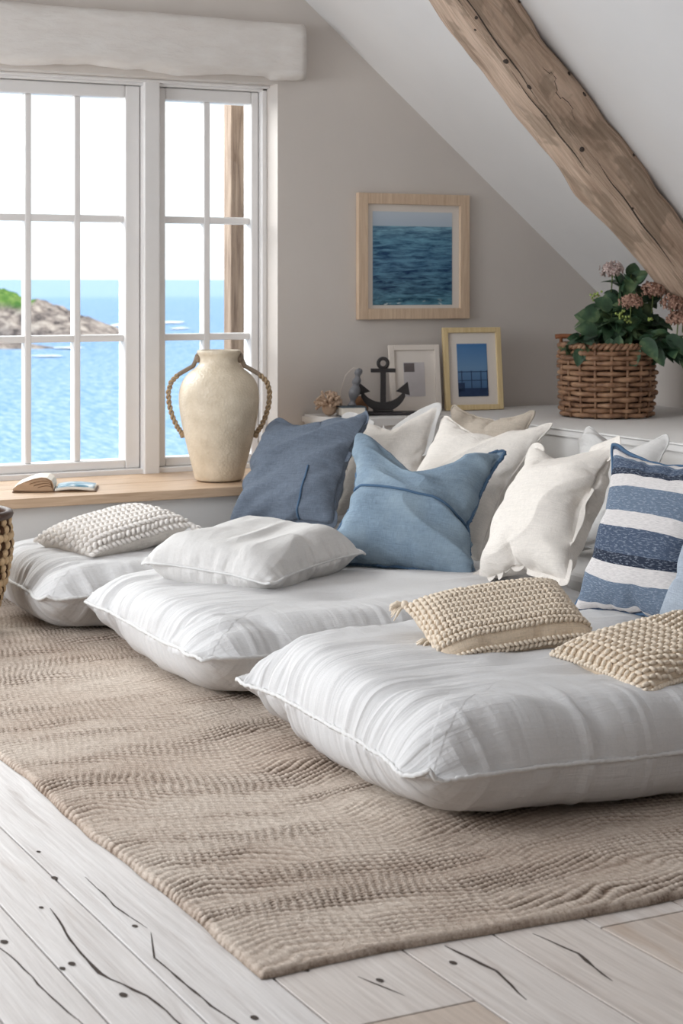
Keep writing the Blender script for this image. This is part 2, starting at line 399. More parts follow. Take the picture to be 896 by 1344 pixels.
# ------------------------------------------------------------------ cloth shapes (two sewn sheets, inflated)
SIMS = {}
def sim(key, w, d, nx, ny, pressure=8, frames=30, edge=.06, bend=.05, tens=15, mass=.1, planes=None, init=.02, seed=0):
    """Returns the point grids (top, bottom), each (nx+1, ny+1, 3)."""
    if key in SIMS: return SIMS[key]
    vid = {}; V = []; F = []
    def g(i, j, s):
        b = i in (0, nx) or j in (0, ny)
        k = (i, j, 0 if b else s)
        if k not in vid:
            vid[k] = len(V)
            z = 0 if b else s*init*(1-(2*i/nx-1)**4)*(1-(2*j/ny-1)**4)*(1+.35*mnoise.noise(Vector((i/nx*2.3+seed*3.7, j/ny*2.3, s*2.0))))
            V.append(((i/nx-.5)*w, (j/ny-.5)*d, z))
        return vid[k]
    for s in (1, -1):
        for i in range(nx):
            for j in range(ny):
                q = [g(i, j, s), g(i+1, j, s), g(i+1, j+1, s), g(i, j+1, s)]
                F.append(q if s > 0 else q[::-1])
    me = bpy.data.meshes.new('sheet'); me.from_pydata(V, [], F)
    o = bpy.data.objects.new('sheet', me); COL.objects.link(o)
    vg = o.vertex_groups.new(name='e'); vg.add([v for k, v in vid.items() if k[2] == 0], 1.0, 'REPLACE')
    m = o.modifiers.new('c', 'CLOTH'); s = m.settings
    s.quality = 6; s.mass = mass; s.tension_stiffness = s.compression_stiffness = tens
    s.shear_stiffness = tens*.4; s.bending_stiffness = bend
    s.tension_damping = s.compression_damping = 8; s.shear_damping = 5; s.bending_damping = .5
    s.use_pressure = True; s.uniform_pressure_force = pressure; s.air_damping = 2
    s.effector_weights.gravity = 0
    s.vertex_group_shrink = 'e'; s.shrink_min = 0; s.shrink_max = edge
    m.collision_settings.distance_min = .004; m.collision_settings.use_self_collision = False
    pl = []
    for z, f in (((planes[0], (0, 1, 2, 3)), (planes[1], (3, 2, 1, 0))) if planes else ()):
        fm = bpy.data.meshes.new('pl'); fm.from_pydata([(-3, -3, z), (3, -3, z), (3, 3, z), (-3, 3, z)], [], [f])
        po = bpy.data.objects.new('pl', fm); COL.objects.link(po); po.modifiers.new('c', 'COLLISION')
        po.collision.thickness_outer = .005; po.collision.cloth_friction = 10; pl.append(po)
    m.point_cache.frame_start = 1; m.point_cache.frame_end = frames+1
    for f in range(1, frames+1): SC.frame_set(f)
    ev = o.evaluated_get(bpy.context.evaluated_depsgraph_get())
    co = np.empty(len(V)*3, np.float32); ev.data.vertices.foreach_get('co', co); co = co.reshape(-1, 3).astype(float)
    top = np.array([[co[g(i, j, 1)] for j in range(ny+1)] for i in range(nx+1)])
    bot = np.array([[co[g(i, j, -1)] for j in range(ny+1)] for i in range(nx+1)])
    for x in pl+[o]:
        dm = x.data; bpy.data.objects.remove(x); bpy.data.meshes.remove(dm)
    SC.frame_set(1)
    SIMS[key] = (top, bot); return SIMS[key]

def flip(tb, fx=False, fy=False, swap=False):
    t, b = tb[0].copy(), tb[1].copy()
    if fx:
        t = t[::-1].copy(); b = b[::-1].copy(); t[..., 0] *= -1; b[..., 0] *= -1
    if fy:
        t = t[:, ::-1].copy(); b = b[:, ::-1].copy(); t[..., 1] *= -1; b[..., 1] *= -1
    if swap:
        t, b = b.copy(), t.copy(); t[..., 2] *= -1; b[..., 2] *= -1
    return t, b

def fit_size(tb, w, d, zs):
    t, b = tb[0].copy(), tb[1].copy()
    cw = t[-1, [0, -1], 0].mean()-t[0, [0, -1], 0].mean(); cd = t[[0, -1], -1, 1].mean()-t[[0, -1], 0, 1].mean()
    k = np.array([w/cw, d/cd, zs])
    c = t[[0, 0, -1, -1], [0, -1, 0, -1]].mean(0)
    return (t-c)*k, (b-c)*k

def vn(x, y, seed):
    """smooth value noise on arrays, 0..1"""
    t = np.random.RandomState(seed).rand(64, 64)
    xi = np.floor(x).astype(int); yi = np.floor(y).astype(int); fx = x-xi; fy = y-yi
    fx = fx*fx*(3-2*fx); fy = fy*fy*(3-2*fy)
    g = lambda a, b: t[a % 64, b % 64]
    return (g(xi, yi)*(1-fx)+g(xi+1, yi)*fx)*(1-fy)+(g(xi, yi+1)*(1-fx)+g(xi+1, yi+1)*fx)*fy

def upsample(g, k):
    def ax0(a):
        n = a.shape[0]-1
        u = np.linspace(0, n, n*k+1); i = np.minimum(u.astype(int), n-1); f = (u-i)[:, None, None]
        p0 = a[np.maximum(i-1, 0)]; p1 = a[i]; p2 = a[i+1]; p3 = a[np.minimum(i+2, n)]
        return .5*(2*p1+(p2-p0)*f+(2*p0-5*p1+4*p2-p3)*f*f+(3*p1-p0-3*p2+p3)*f**3)
    return ax0(ax0(g).transpose(1, 0, 2)).transpose(1, 0, 2)

def detail(tb, k, fn):
    """upsample both sheets and push them along their normals by fn(S, T, du, dv, side) metres"""
    out = []
    def sm(a):
        a = a.copy()
        for _ in range(2):
            b_ = a.copy(); b_[1:-1] = (a[:-2]+2*a[1:-1]+a[2:])/4; c_ = b_.copy()
            c_[:, 1:-1] = (b_[:, :-2]+2*b_[:, 1:-1]+b_[:, 2:])/4
            c_[:, 0] = b_[:, 0]; c_[:, -1] = b_[:, -1]
            # the sewn edge is smoothed along itself only
            for e in (0, -1):
                r = a[e].copy(); r[1:-1] = (a[e, :-2]+2*a[e, 1:-1]+a[e, 2:])/4; c_[e] = r
                r = a[:, e].copy(); r[1:-1] = (a[:-2, e]+2*a[1:-1, e]+a[2:, e])/4; c_[:, e] = r
            a = c_
        return a
    for g, sd in ((tb[0], 1), (tb[1], -1)):
        g = upsample(sm(g), k); nx, ny = g.shape[0]-1, g.shape[1]-1
        w = np.linalg.norm(np.diff(g, axis=0), axis=2).sum(0).mean(); d = np.linalg.norm(np.diff(g, axis=1), axis=2).sum(1).mean()
        I, J = np.meshgrid(np.arange(nx+1), np.arange(ny+1), indexing='ij')
        S_, T_ = I/nx*w, J/ny*d
        du = np.minimum(S_, w-S_); dv = np.minimum(T_, d-T_)
        h = fn(S_, T_, du, dv, sd)*np.clip(np.minimum(du, dv)/.012, 0, 1)
        out.append(g+normals(g)*(h*sd)[..., None])
    return out

def wrinkles(amp, ang, fa=5, fb=22, seed=0, pucker=.004):
    def fn(S_, T_, du, dv, sd):
        x = S_*math.cos(ang)+T_*math.sin(ang); y = -S_*math.sin(ang)+T_*math.cos(ang)
        y = y+.035*(vn(S_*6, T_*6, seed+1)-.5)
        r = 1-np.abs(2*vn(x*fa, y*fb+40, seed+2)-1)*2
        m = np.clip(1.7*vn(S_*4, T_*4, seed+3)-.25, .12, 1)
        h = amp*r*m+.5*amp*(vn(x*fa*2.5, y*fb*2.2+9, seed+4)-.5)
        if pucker:
            h = h+pucker*(vn(S_*2, T_*60, seed+5)-.5)*np.exp(-(du/.045)**2)+pucker*(vn(S_*60, T_*2, seed+6)-.5)*np.exp(-(dv/.045)**2)
        return h
    return fn

def shell(t, b):
    """vertices, faces and uv (in metres) of the closed cushion"""
    nx, ny = t.shape[0]-1, t.shape[1]-1
    V = list(t.reshape(-1, 3)); vid = {}
    for i in range(nx+1):
        for j in range(ny+1):
            vid[i, j, 1] = i*(ny+1)+j
            if i in (0, nx) or j in (0, ny): vid[i, j, -1] = vid[i, j, 1]
            else: vid[i, j, -1] = len(V); V.append(b[i, j])
    F = []
    for s in (1, -1):
        for i in range(nx):
            for j in range(ny):
                q = [vid[i, j, s], vid[i+1, j, s], vid[i+1, j+1, s], vid[i, j+1, s]]
                F.append(q if s > 0 else q[::-1])
    w = np.linalg.norm(np.diff(t, axis=0), axis=2).sum(0).mean(); d = np.linalg.norm(np.diff(t, axis=1), axis=2).sum(1).mean()
    uv = np.zeros((len(V), 2))
    for (i, j, s), k in vid.items(): uv[k] = (i/nx*w, j/ny*d)
    return np.array(V), F, uv, vid

def border(t, inset=0):
    nx, ny = t.shape[0]-1, t.shape[1]-1; a = inset
    idx = [(i, a) for i in range(a, nx-a)]+[(nx-a, j) for j in range(a, ny-a)]+[(i, ny-a) for i in range(nx-a, a, -1)]+[(a, j) for j in range(ny-a, a, -1)]
    return idx, np.array([t[i, j] for i, j in idx])

def normals(t):
    du = np.gradient(t, axis=0); dv = np.gradient(t, axis=1)
    n = np.cross(du, dv); return n/(np.linalg.norm(n, axis=2, keepdims=True)+1e-12)

def samp(t, s, u):
    nx, ny = t.shape[0]-1, t.shape[1]-1
    x = min(max(s, 0), 1)*nx; y = min(max(u, 0), 1)*ny
    i = min(int(x), nx-1); j = min(int(y), ny-1); a = x-i; b = y-j
    return (t[i, j]*(1-a)+t[i+1, j]*a)*(1-b)+(t[i, j+1]*(1-a)+t[i+1, j+1]*a)*b

def R_of(yaw, lean, roll=0):
    """facing = -x turned by yaw, leaned back; columns: width, up, front"""
    n = np.array([-math.cos(yaw), -math.sin(yaw), 0]); up = np.array([0, 0, 1.])
    a = np.cross(up, n); n2 = n*math.cos(lean)+up*math.sin(lean); b = np.cross(n2, a)
    c, s = math.cos(roll), math.sin(roll)
    return np.stack([a*c+b*s, b*c-a*s, n2], 1)

class Cushion:
    """Builds one cushion thing: cover plus the seam parts asked for."""
    def __init__(s, name, label, cat, tb, R, c, group=None, dip=0, slump=.25, curl=0, sway=0, sag=.03):
        t, b = tb
        H = abs(t[..., 1]).max()
        for g in (t, b):
            y = g[..., 1]/H; x = g[..., 0]/(abs(t[..., 0]).max())
            g[..., 2] *= 1-slump*y
            tt = np.clip((y+.2)/1.2, 0, 1)
            g[..., 1] -= dip*tt**1.5*np.exp(-(x/.5)**2)
            g[..., 1] -= sag*np.clip(-y, 0, 1)**1.5*np.exp(-(x/.6)**2)
            g[..., 2] -= curl*np.clip(y, 0, 1)**2
            g[..., 0] += sway*y*H
        R = np.asarray(R); c = np.asarray(c, float)
        s.t = t@R.T+c; s.b = b@R.T+c
        base = c.copy(); base[2] = min(s.t[..., 2].min(), s.b[..., 2].min())
        s.t = s.t-base; s.b = s.b-base
        s.root = thing(name, label, cat, tuple(base), 0, group)
        s.nrm = normals(s.t)
    def cover(s, mat, sub=1, name='cover', fmat=None, mats=None, vnorm=None):
        V, F, uv, vid = shell(s.t, s.b)
        if vnorm: uv[:, 1] *= vnorm/uv[:, 1].max()
        o = mesh(name, V, F, mat, s.root, True, mats, fmat(s, F) if fmat else None, uv=uv, sub=sub); s.vid = vid
        return o
    def piping(s, r, mat, name='piping', wob=0):
        _, P = border(s.t)
        P = np.roll(P, 0, 0)
        if wob: P = P+np.random.normal(0, wob, P.shape)
        MB().tube(P, r, 6, closed=True).build(name, mat, s.root)
    def flange(s, width, mat, name='flange', ripple=.006, seed=1):
        idx, P = border(s.t); _, Q = border(s.t, 2)
        rs = np.random.RandomState(seed); n = len(P)
        # outward direction on the seam
        out = []
        nx, ny = s.t.shape[0]-1, s.t.shape[1]-1
        for (i, j) in idx:
            ii = min(max(i, 3), nx-3); jj = min(max(j, 3), ny-3)
            d = s.t[i, j]-(s.t[ii, jj]+s.b[ii, jj])/2; out.append(d/(np.linalg.norm(d)+1e-9))
        out = np.array(out)
        for _ in range(3*max(1, nx//46)): out = (np.roll(out, 1, 0)+out*2+np.roll(out, -1, 0))/4
        out /= np.linalg.norm(out, axis=1, keepdims=True)
        N = s.nrm[nx//2, ny//2]
        ph = np.cumsum(rs.rand(n)*.9)*46/max(nx, 46); w = ripple*np.sin(ph)
        wd = width*(1+.15*np.sin(ph*.43))
        V = []; F = []
        for k in range(n):
            V += [P[k]-out[k]*.004, P[k]+out[k]*wd[k]*.5+N*w[k]*.5, P[k]+out[k]*wd[k]+N*w[k]]
        for k in range(n):
            a = 3*k; b = 3*((k+1) % n)
            F += [(a, b, b+1, a+1), (a+1, b+1, b+2, a+2)]
        uv = [(k*.01, q*.01) for k in range(n) for q in range(3)]
        o = mesh(name, V, F, mat, s.root, True, uv=uv)
        m = o.modifiers.new('th', 'SOLIDIFY'); m.thickness = .0025; m.offset = 0
        m = o.modifiers.new('sub', 'SUBSURF'); m.levels = m.render_levels = 1
        return o
    def lobes(s, items, mat, name):
        """items: (s, t, angle, length, width, height) stitches laid on the front face"""
        mb = MB(); e = .012
        for (u, v, ang, L, W, Hh) in items:
            p = samp(s.t, u, v); n = samp(s.nrm, u, v); n = n/np.linalg.norm(n)
            du = samp(s.t, u+e, v)-samp(s.t, u-e, v); du /= np.linalg.norm(du)+1e-9
            du = du-n*(n@du); du /= np.linalg.norm(du)+1e-9
            dv = np.cross(n, du)
            a = du*math.cos(ang)+dv*math.sin(ang); b = np.cross(n, a)
            mb.add(*ellipsoid(p+n*Hh*.35, [a*L, b*W, n*Hh], 8, 5))
        return mb.build(name, mat, s.root)

# ------------------------------------------------------------------ room shell
WV = 6.5            # inner face of the gable wall
SASH = 6.67
def ceil_z(u): return 2.252-.826*(u-3.167)
KNEE = 4.75; COUNT_H = .57; COUNT_U = 3.71

# gable wall with the window opening
U0, U1, Z0, Z1 = 1.05, 3.045, .34, 1.905
bm = bmesh.new()
th0, th1 = WV, WV+.24
zt = lambda u: min(ceil_z(u)+.06, 2.80); UG = 3.167-(2.74-2.252)/.826
def slab(u0, u1, za, zb0, zb1):
    vs = [bm.verts.new(p) for p in ((u0, th0, za), (u1, th0, za), (u1, th0, zb1), (u0, th0, zb0), (u0, th1, za), (u1, th1, za), (u1, th1, zb1), (u0, th1, zb0))]
    for q in ((0, 1, 2, 3), (5, 4, 7, 6), (4, 0, 3, 7), (1, 5, 6, 2), (3, 2, 6, 7), (4, 5, 1, 0)): bm.faces.new([vs[i] for i in q])
slab(-1.5, U0, 0, zt(-1.2), zt(U0)); slab(U1, 4.85, 0, zt(U1), zt(4.85)); slab(U0, U1, 0, Z0, Z0); slab(U0, UG, Z1, zt(U0), zt(UG)); slab(UG, U1, Z1, zt(UG), zt(U1))
tag(bm_obj('wall_back', bm, MAT['wall']), 'pale plastered gable wall around the window', None, kind='structure')
boxes('wall_right', [(KNEE, KNEE+.1, -1.4, WV, 0, ceil_z(KNEE)+.05)], MAT['wall'], bev=0, kind='structure')
# sloping ceiling, level above the left half of the room
ZF = 2.78; UF = 3.167-(ZF-2.252)/.826
bm = bmesh.new()
pr = [(-1.5, ZF), (UF, ZF), (5.0, ceil_z(5.0))]
rowsv = []
for dz in (0, .12):
    for v in (-1.4, WV+.2): rowsv.append([bm.verts.new((u, v, z+dz)) for u, z in pr])
for a, b in ((0, 1), (2, 3), (0, 2), (1, 3)):
    for k in range(2): bm.faces.new((rowsv[a][k], rowsv[a][k+1], rowsv[b][k+1], rowsv[b][k]))
for k in (0, 2): bm.faces.new((rowsv[0][k], rowsv[1][k], rowsv[3][k], rowsv[2][k]))
tag(bm_obj('ceiling', bm, MAT['ceiling']), 'white sloping attic ceiling', None, kind='structure')
# the unseen left and front walls; the left one has a wide window opening
boxes('wall_left', [(-1.5, -1.4, -1.4, 1.2, -.02, ZF), (-1.5, -1.4, 5.9, WV, -.02, ZF), (-1.5, -1.4, 1.2, 5.9, -.02, .55), (-1.5, -1.4, 1.2, 5.9, 2.3, ZF)], MAT['wall'], bev=0, kind='structure')
boxes('wall_front', [(-1.5, KNEE+.1, -1.5, -1.4, -.02, ZF)], MAT['wall'], bev=0, kind='structure')

# floor: boards running towards the gable wall, with open seams, cracks and nail holes
edges = [-1.4, -1.2, -1.08, -.95, -.76, -.58, -.41, -.23, -.06, .12, .30, .47, .63, .76, .90, 1.03, 1.19, 1.43, 1.60, 1.78, 1.97, 2.13, 2.32, 2.5, 2.7, 2.9, 3.1, 3.3, 3.5, 3.7, 3.9, 4.1, 4.3, 4.5, 4.75]
rs = np.random.RandomState(3)
V = []; F = []; FM = []; tint = []
def plank(u0, u1, v0, v1, tn):
    g = .0020; ch = .0010
    o = len(V)
    for (du, z) in ((0, -.012), (0, -ch), (ch, 0)):
        pass
    ring = lambda d, z: [(u0+g+d, v0+g+d, z), (u1-g-d, v0+g+d, z), (u1-g-d, v1-g-d, z), (u0+g+d, v1-g-d, z)]
    V.extend(ring(0, -.014)+ring(0, -ch)+ring(ch, 0)); tint.extend([tn]*12)
    for r in (0, 4):
        for k in range(4): F.append((o+r+k, o+r+(k+1) % 4, o+r+4+(k+1) % 4, o+r+4+k)); FM.append(0)
    F.append((o+8, o+9, o+10, o+11)); FM.append(0)
for k in range(len(edges)-1):
    u0, u1 = edges[k], edges[k+1]
    cuts = [-1.4]
    v = -1.4+rs.uniform(.4, 2.2)
    while v < 6.2: cuts.append(v); v += rs.uniform(1.3, 2.6)
    if abs(u0-1.19) < .01: cuts = [-1.4, .6, 2.335, 4.2]
    if abs(u0-1.43) < .01: cuts = [-1.4, 1.2, 3.2]
    if u1 <= 1.035 and u0 > .4: cuts = [-1.4, 1.35+rs.rand()*.5, 5.0]
    cuts.append(6.3)
    for q in range(len(cuts)-1):
        tn = rs.uniform(0, .3) if u0 < 1.1 else rs.uniform(.25, 1.0)  # left boards paler and cooler: light from the left put into the tint
        plank(u0, u1, cuts[q], cuts[q+1], tn)
o = len(V); V += [(-1.4, -1.4, -.012), (4.75, -1.4, -.012), (4.75, 6.3, -.012), (-1.4, 6.3, -.012)]; tint += [0]*4; F.append((o, o+1, o+2, o+3)); FM.append(1)
def strip(pts, w, z=.0004):
    P = np.array(pts, float)
    # refine with a little wander
    Q = []
    for a, b in zip(P[:-1], P[1:]):
        n = max(2, int(np.linalg.norm(b-a)/.03))
        for k in range(n): Q.append(a+(b-a)*k/n)
    Q.append(P[-1]); Q = np.array(Q)
    Q[:, 0] += np.convolve(rs.normal(0, .004, len(Q)+4), np.ones(5)/5, 'valid')
    T = np.gradient(Q, axis=0); T /= np.linalg.norm(T, axis=1, keepdims=True); Nn = np.stack([-T[:, 1], T[:, 0]], 1)
    m = len(Q); ww = w*np.sin(np.linspace(.05, PI-.05, m))**.5*(.6+.8*rs.rand(m))
    o = len(V)
    for k in range(m):
        for sgn in (-1, 1): V.append((*(Q[k]+Nn[k]*sgn*ww[k]*.5), z)); tint.append(0)
    for k in range(m-1): F.append((o+2*k, o+2*k+1, o+2*k+3, o+2*k+2)); FM.append(1)
CR = [([(0.77, 3.20), (0.82, 3.03), (0.845, 2.84), (0.85, 2.70), (.87, 2.45)], .0035),
      ([(0.975, 3.02), (0.955, 2.86), (0.955, 2.70), (0.985, 2.58), (1.0, 2.38)], .006),
      ([(0.735, 2.66), (0.70, 2.58), (0.715, 2.48), (0.70, 2.38)], .010),
      ([(0.64, 2.95), (0.655, 2.75), (0.60, 2.6)], .004),
      ([(1.085, 3.15), (1.075, 2.98), (1.09, 2.85)], .003), ([(1.09, 2.83), (1.05, 2.72), (1.06, 2.5), (1.08, 2.36)], .004),
      ([(.985, 3.75), (.985, 3.55), (.97, 3.35)], .003), ([(.93, 3.6), (.915, 3.4), (.90, 3.2)], .0035),
      ([(1.50, 2.55), (1.52, 2.42), (1.50, 2.30)], .007), ([(1.66, 2.53), (1.68, 2.42), (1.66, 2.3)], .006), ([(1.31, 2.5), (1.34, 2.4)], .004),
      ([(.80, 2.5), (.79, 2.3)], .004), ([(.56, 2.6), (.55, 2.4)], .004)]
for p, w in CR: strip(p, w)
NH = [(1.04, 3.66), (.98, 3.48), (1.05, 3.33), (1.03, 3.17), (.96, 3.03), (.855, 2.90), (.905, 2.745), (.925, 2.757), (.955, 2.60), (.985, 2.33), (1.10, 2.43), (.745, 2.68), (.90, 3.27), (1.075, 2.87), (1.335, 2.47), (1.475, 2.48), (1.25, 2.56), (.70, 2.42)]
for (u, v) in NH:
    o = len(V); r = rs.uniform(.0045, .0075); n = 10; an = rs.rand()*3
    for k in range(n):
        t = 2*PI*k/n; V.append((u+r*.8*math.cos(t)*(1+.2*rs.rand()), v+r*1.3*math.sin(t)*(1+.2*rs.rand()), .0006)); tint.append(0)
    F.append(tuple(range(o, o+n))); FM.append(1)
fl = mesh('floor', V, F, None, None, False, [MAT['floor'], MAT['crack']], FM)
at = fl.data.attributes.new('tint', 'FLOAT', 'POINT'); at.data.foreach_set('value', np.array(tint, np.float32))
tag(fl, 'whitewashed wide plank floor with cracks and nail holes', None, kind='structure')

# old rafter beam under the ceiling
th = math.atan(.826); sl = np.array([math.cos(th), 0, -math.sin(th)]); nn = np.array([-math.sin(th), 0, -math.cos(th)])
V = []; F = []; uv = []
L0, L1, M, K = -1.4, 2.35, 110, 40
for i in range(M+1):
    s = L0+(L1-L0)*i/M
    cen = np.array([3.4, 5.215+.20*s, ceil_z(3.4)])+sl*s
    T, Wd = .19+.012*math.sin(s*2.3+1), .21+.014*math.sin(s*3.1)
    for k in range(K):
        a = 2*PI*k/K
        ca, sa = math.cos(a), math.sin(a); e = .34
        x = abs(ca)**e*math.copysign(1, ca); y = abs(sa)**e*math.copysign(1, sa)
        wob = mnoise.noise(Vector((s*3.2, x*1.2, y*1.2+5)))*.016+mnoise.noise(Vector((s*9, x*2, y*2)))*.006
        p = cen+np.array([0, 1, 0])*(Wd/2+x*(Wd/2+wob))+nn*(T/2-.004+y*(T/2+wob))
        V.append(p); uv.append((s, k/K*.8))
for i in range(M):
    for k in range(K): F.append((i*K+k, i*K+(k+1) % K, (i+1)*K+(k+1) % K, (i+1)*K+k))
F += [tuple(range(K)), tuple(M*K+k for k in range(K))[::-1]]
bmo = mesh('trim_1', V, F, MAT['beam'], None, True, uv=uv)
tag(bmo, 'rough hewn brown timber rafter beam under the sloping ceiling', None, kind='structure')
# beetle holes, nail slots and long checks in the beam (lying on its hewn face)
def beam_pt(s, k, off):
    i = int(round((s-L0)/(L1-L0)*M)); p = np.array(V[i*K+int(k) % K]); q = np.array(V[i*K+int(k+1) % K]); f = k-int(k)
    c = np.mean(V[i*K:(i+1)*K], axis=0); p = p*(1-f)+q*f
    d = p-c; d -= sl*(d@sl); return p+d/np.linalg.norm(d)*off
mb = MB()
for s, k, r, el in ((-.02, 25.6, .010, 1), (.3, 23, .009, 1), (.55, 17, .011, 1), (-.3, 22, .007, 1.5), (.05, 14.5, .009, 1.3), (-.15, 16, .007, 1), (.42, 22.2, .006, 2.0), (.2, 16, .006, 2), (.75, 24, .007, 1), (-.1, 12.5, .005, 1), (.9, 18, .006, 1), (.35, 13.5, .005, 1.), (-.4, 14, .006, 1.2)):
    p = beam_pt(s, k, .0); c = np.mean(V[int(round((s-L0)/(L1-L0)*M))*K:][:K], axis=0)
    n = p-c; n -= sl*(n@sl); n /= np.linalg.norm(n); t = np.cross(n, sl)
    mb.add(*ellipsoid(p, [sl*r*el, t*r, n*.004], 10, 4))
for s0, s1, k0, k1, w in ((-.5, .35, 18, 15.5, .006), (.05, .75, 13.5, 12.5, .006), (.55, 1.3, 19, 16, .006), (-.6, -.1, 13, 14.5, .004), (.1, .5, 20.5, 19.5, .004)):
    n = 22
    path = [beam_pt(s0+(s1-s0)*q/n, k0+(k1-k0)*q/n+.25*math.sin(q*.9), -.001) for q in range(n+1)]
    mb.tube(path, [w*.55*math.sin(PI*(q+.3)/(n+.6)) for q in range(n+1)], 6)
mb.build('crack', MAT['crack'], bmo)

# plastered lintel above the window
V = []; F = []; n = 90
for i in range(n+1):
    u = .9+(3.135-.9)*i/n
    zb = 1.928+.012*math.sin(u*9)*abs(math.sin(u*5.3))+.006*mnoise.noise(Vector((u*14, 0, 0)))-(.012 if u > 3.0 else 0)
    zt_ = 2.155+.006*mnoise.noise(Vector((u*5, 3, 0)))-.004*u
    for j in range(13):
        f = j/12; z = zb+(zt_-zb)*f
        y = 6.425+.008*mnoise.noise(Vector((u*4, z*10, 0)))+.02*(abs(2*f-1)**8)
        y -= .006*(1 if (u > 3.06) else 0)
        V.append((u, y, z))
for i in range(n):
    for j in range(12): F.append((i*13+j, (i+1)*13+j, (i+1)*13+j+1, i*13+j+1))
m0 = len(V)
V2 = [(x, 6.51, z) for (x, y, z) in V]
V += V2
for i in range(n):
    for j in (0, 12): F.append((i*13+j, m0+i*13+j, m0+(i+1)*13+j, (i+1)*13+j)[::(1 if j == 0 else -1)])
for i in (0, n):
    for j in range(12): F.append((i*13+j, i*13+j+1, m0+i*13+j+1, m0+i*13+j)[::(1 if i == 0 else -1)])
tag(mesh('trim_2', V, F, MAT['plaster'], None, True), 'rough plastered lintel above the window', None, kind='structure')

# ------------------------------------------------------------------ window
w = thing('window_1', 'white two-sash casement window with small panes looking out to sea', None or 'window', (0, 0, 0))
del w['category']; w['kind'] = 'structure'
y0, y1 = 6.63, 6.71
boxes('frame', [(U0, U0+.05, 6.60, 6.74, Z0, Z1), (U1-.022, U1+.0, 6.60, 6.74, Z0, Z1), (U0, U1, 6.60, 6.74, Z1-.022, Z1), (U0, U1, 6.60, 6.74, Z0, Z0+.03), (2.508, 2.572, 6.585, 6.74, Z0, Z1),
                (U0, U1, 6.575, 6.60, Z1-.012, Z1+.0)], MAT['paint'], w, .004)
def sash(u0, u1, cols, rows):
    st = []
    lo, hi = cols[0][0], cols[-1][1]; zl, zh = rows[0][0], rows[-1][1]
    st += [(u0, lo, y0, y1, Z0+.03, Z1-.024), (hi, u1, y0, y1, Z0+.03, Z1-.024), (lo, hi, y0, y1, Z0+.03, zl), (lo, hi, y0, y1, zh, Z1-.024)]
    s = boxes('sash', st, MAT['paint'], w, .006)
    mu = [(a[1]-.001, b[0]+.001, 6.645, 6.695, zl, zh) for a, b in zip(cols[:-1], cols[1:])]
    mu += [(lo, hi, 6.647, 6.693, a[1]-.001, b[0]+.001) for a, b in zip(rows[:-1], rows[1:])]
    boxes('muntin', mu, MAT['paint'], s, .005)
    boxes('pane', [(lo-.004, hi+.004, 6.668, 6.672, zl-.004, zh+.004)], MAT['glass'], s, 0)
rows = [(.405, .872), (.897, 1.342), (1.368, 1.832)]
sash(2.575, U1-.024, [(2.614, 2.786), (2.812, 2.988)], rows)
sash(U0+.052, 2.505, [(1.17, 1.42), (1.445, 1.62), (1.645, 1.82), (1.845, 2.042), (2.066, 2.240), (2.264, 2.444)], rows)

# window seat: white panel and oak ledge
boxes('window_bench', [(-1.39, COUNT_U, 6.05, 6.50, 0, .315)], MAT['counter'], None, .004)
tag(bpy.data.objects['window_bench'], 'white boxed window seat base under the oak ledge', 'window seat')
lg = thing('window_ledge', 'pale oak plank ledge running under the window', 'ledge', (0, 0, 0))
boxes('board', [(-1.39, COUNT_U, 6.02, 6.16, .316, .35), (-1.39, COUNT_U, 6.163, 6.31, .316, .3495), (-1.39, COUNT_U, 6.313, 6.46, .316, .35), (-1.39, COUNT_U, 6.463, 6.499, .316, .35), (1.055, 3.04, 6.501, 6.60, .3405, .35)], MAT['ledge'], lg, .002)

# white counter along the knee wall and gable wall, with a rounded free end
def counter_outline(off=0):
    p = []
    r = .12
    cx, cy = 3.165+r, 6.16+r
    p.append((3.165-off, 6.499))
    for k in range(9):
        a = PI+PI/2*k/8; p.append((cx+(r+off)*math.cos(a), cy+(r+off)*math.sin(a)))
    p += [(COUNT_U-off, 6.16-off), (COUNT_U-off, 1.2), (KNEE-.001, 1.2), (KNEE-.001, 6.499)]
    return p
def prism(name, outl, z0, z1, mat, parent, bev=0):
    bm = bmesh.new()
    lo = [bm.verts.new((x, y, z0)) for x, y in outl]; hi = [bm.verts.new((x, y, z1)) for x, y in outl]
    n = len(outl); bm.faces.new(hi); bm.faces.new(lo[::-1])
    for k in range(n): bm.faces.new((lo[k], lo[(k+1) % n], hi[(k+1) % n], hi[k]))
    if bev:
        bm.edges.ensure_lookup_table()
        es = [e for e in bm.edges if abs(e.verts[0].co.z-z1) < 1e-6 and abs(e.verts[1].co.z-z1) < 1e-6]
        bmesh.ops.bevel(bm, geom=es, offset=bev, segments=3, affect='EDGES')
    return bm_obj(name, bm, mat, parent)
ct = thing('counter', 'low white built-in counter along the right and back walls', 'counter', (0, 0, 0))
prism('counter_base', counter_outline(0), .351, COUNT_H-.03, MAT['counter'], ct)
prism('counter_top', counter_outline(.012), COUNT_H-.03, COUNT_H, MAT['counter'], ct, .008)
boxes('counter_panel', [(COUNT_U+.01, KNEE-.001, 1.2, 6.0, .001, .35)], MAT['counter'], ct, .003)

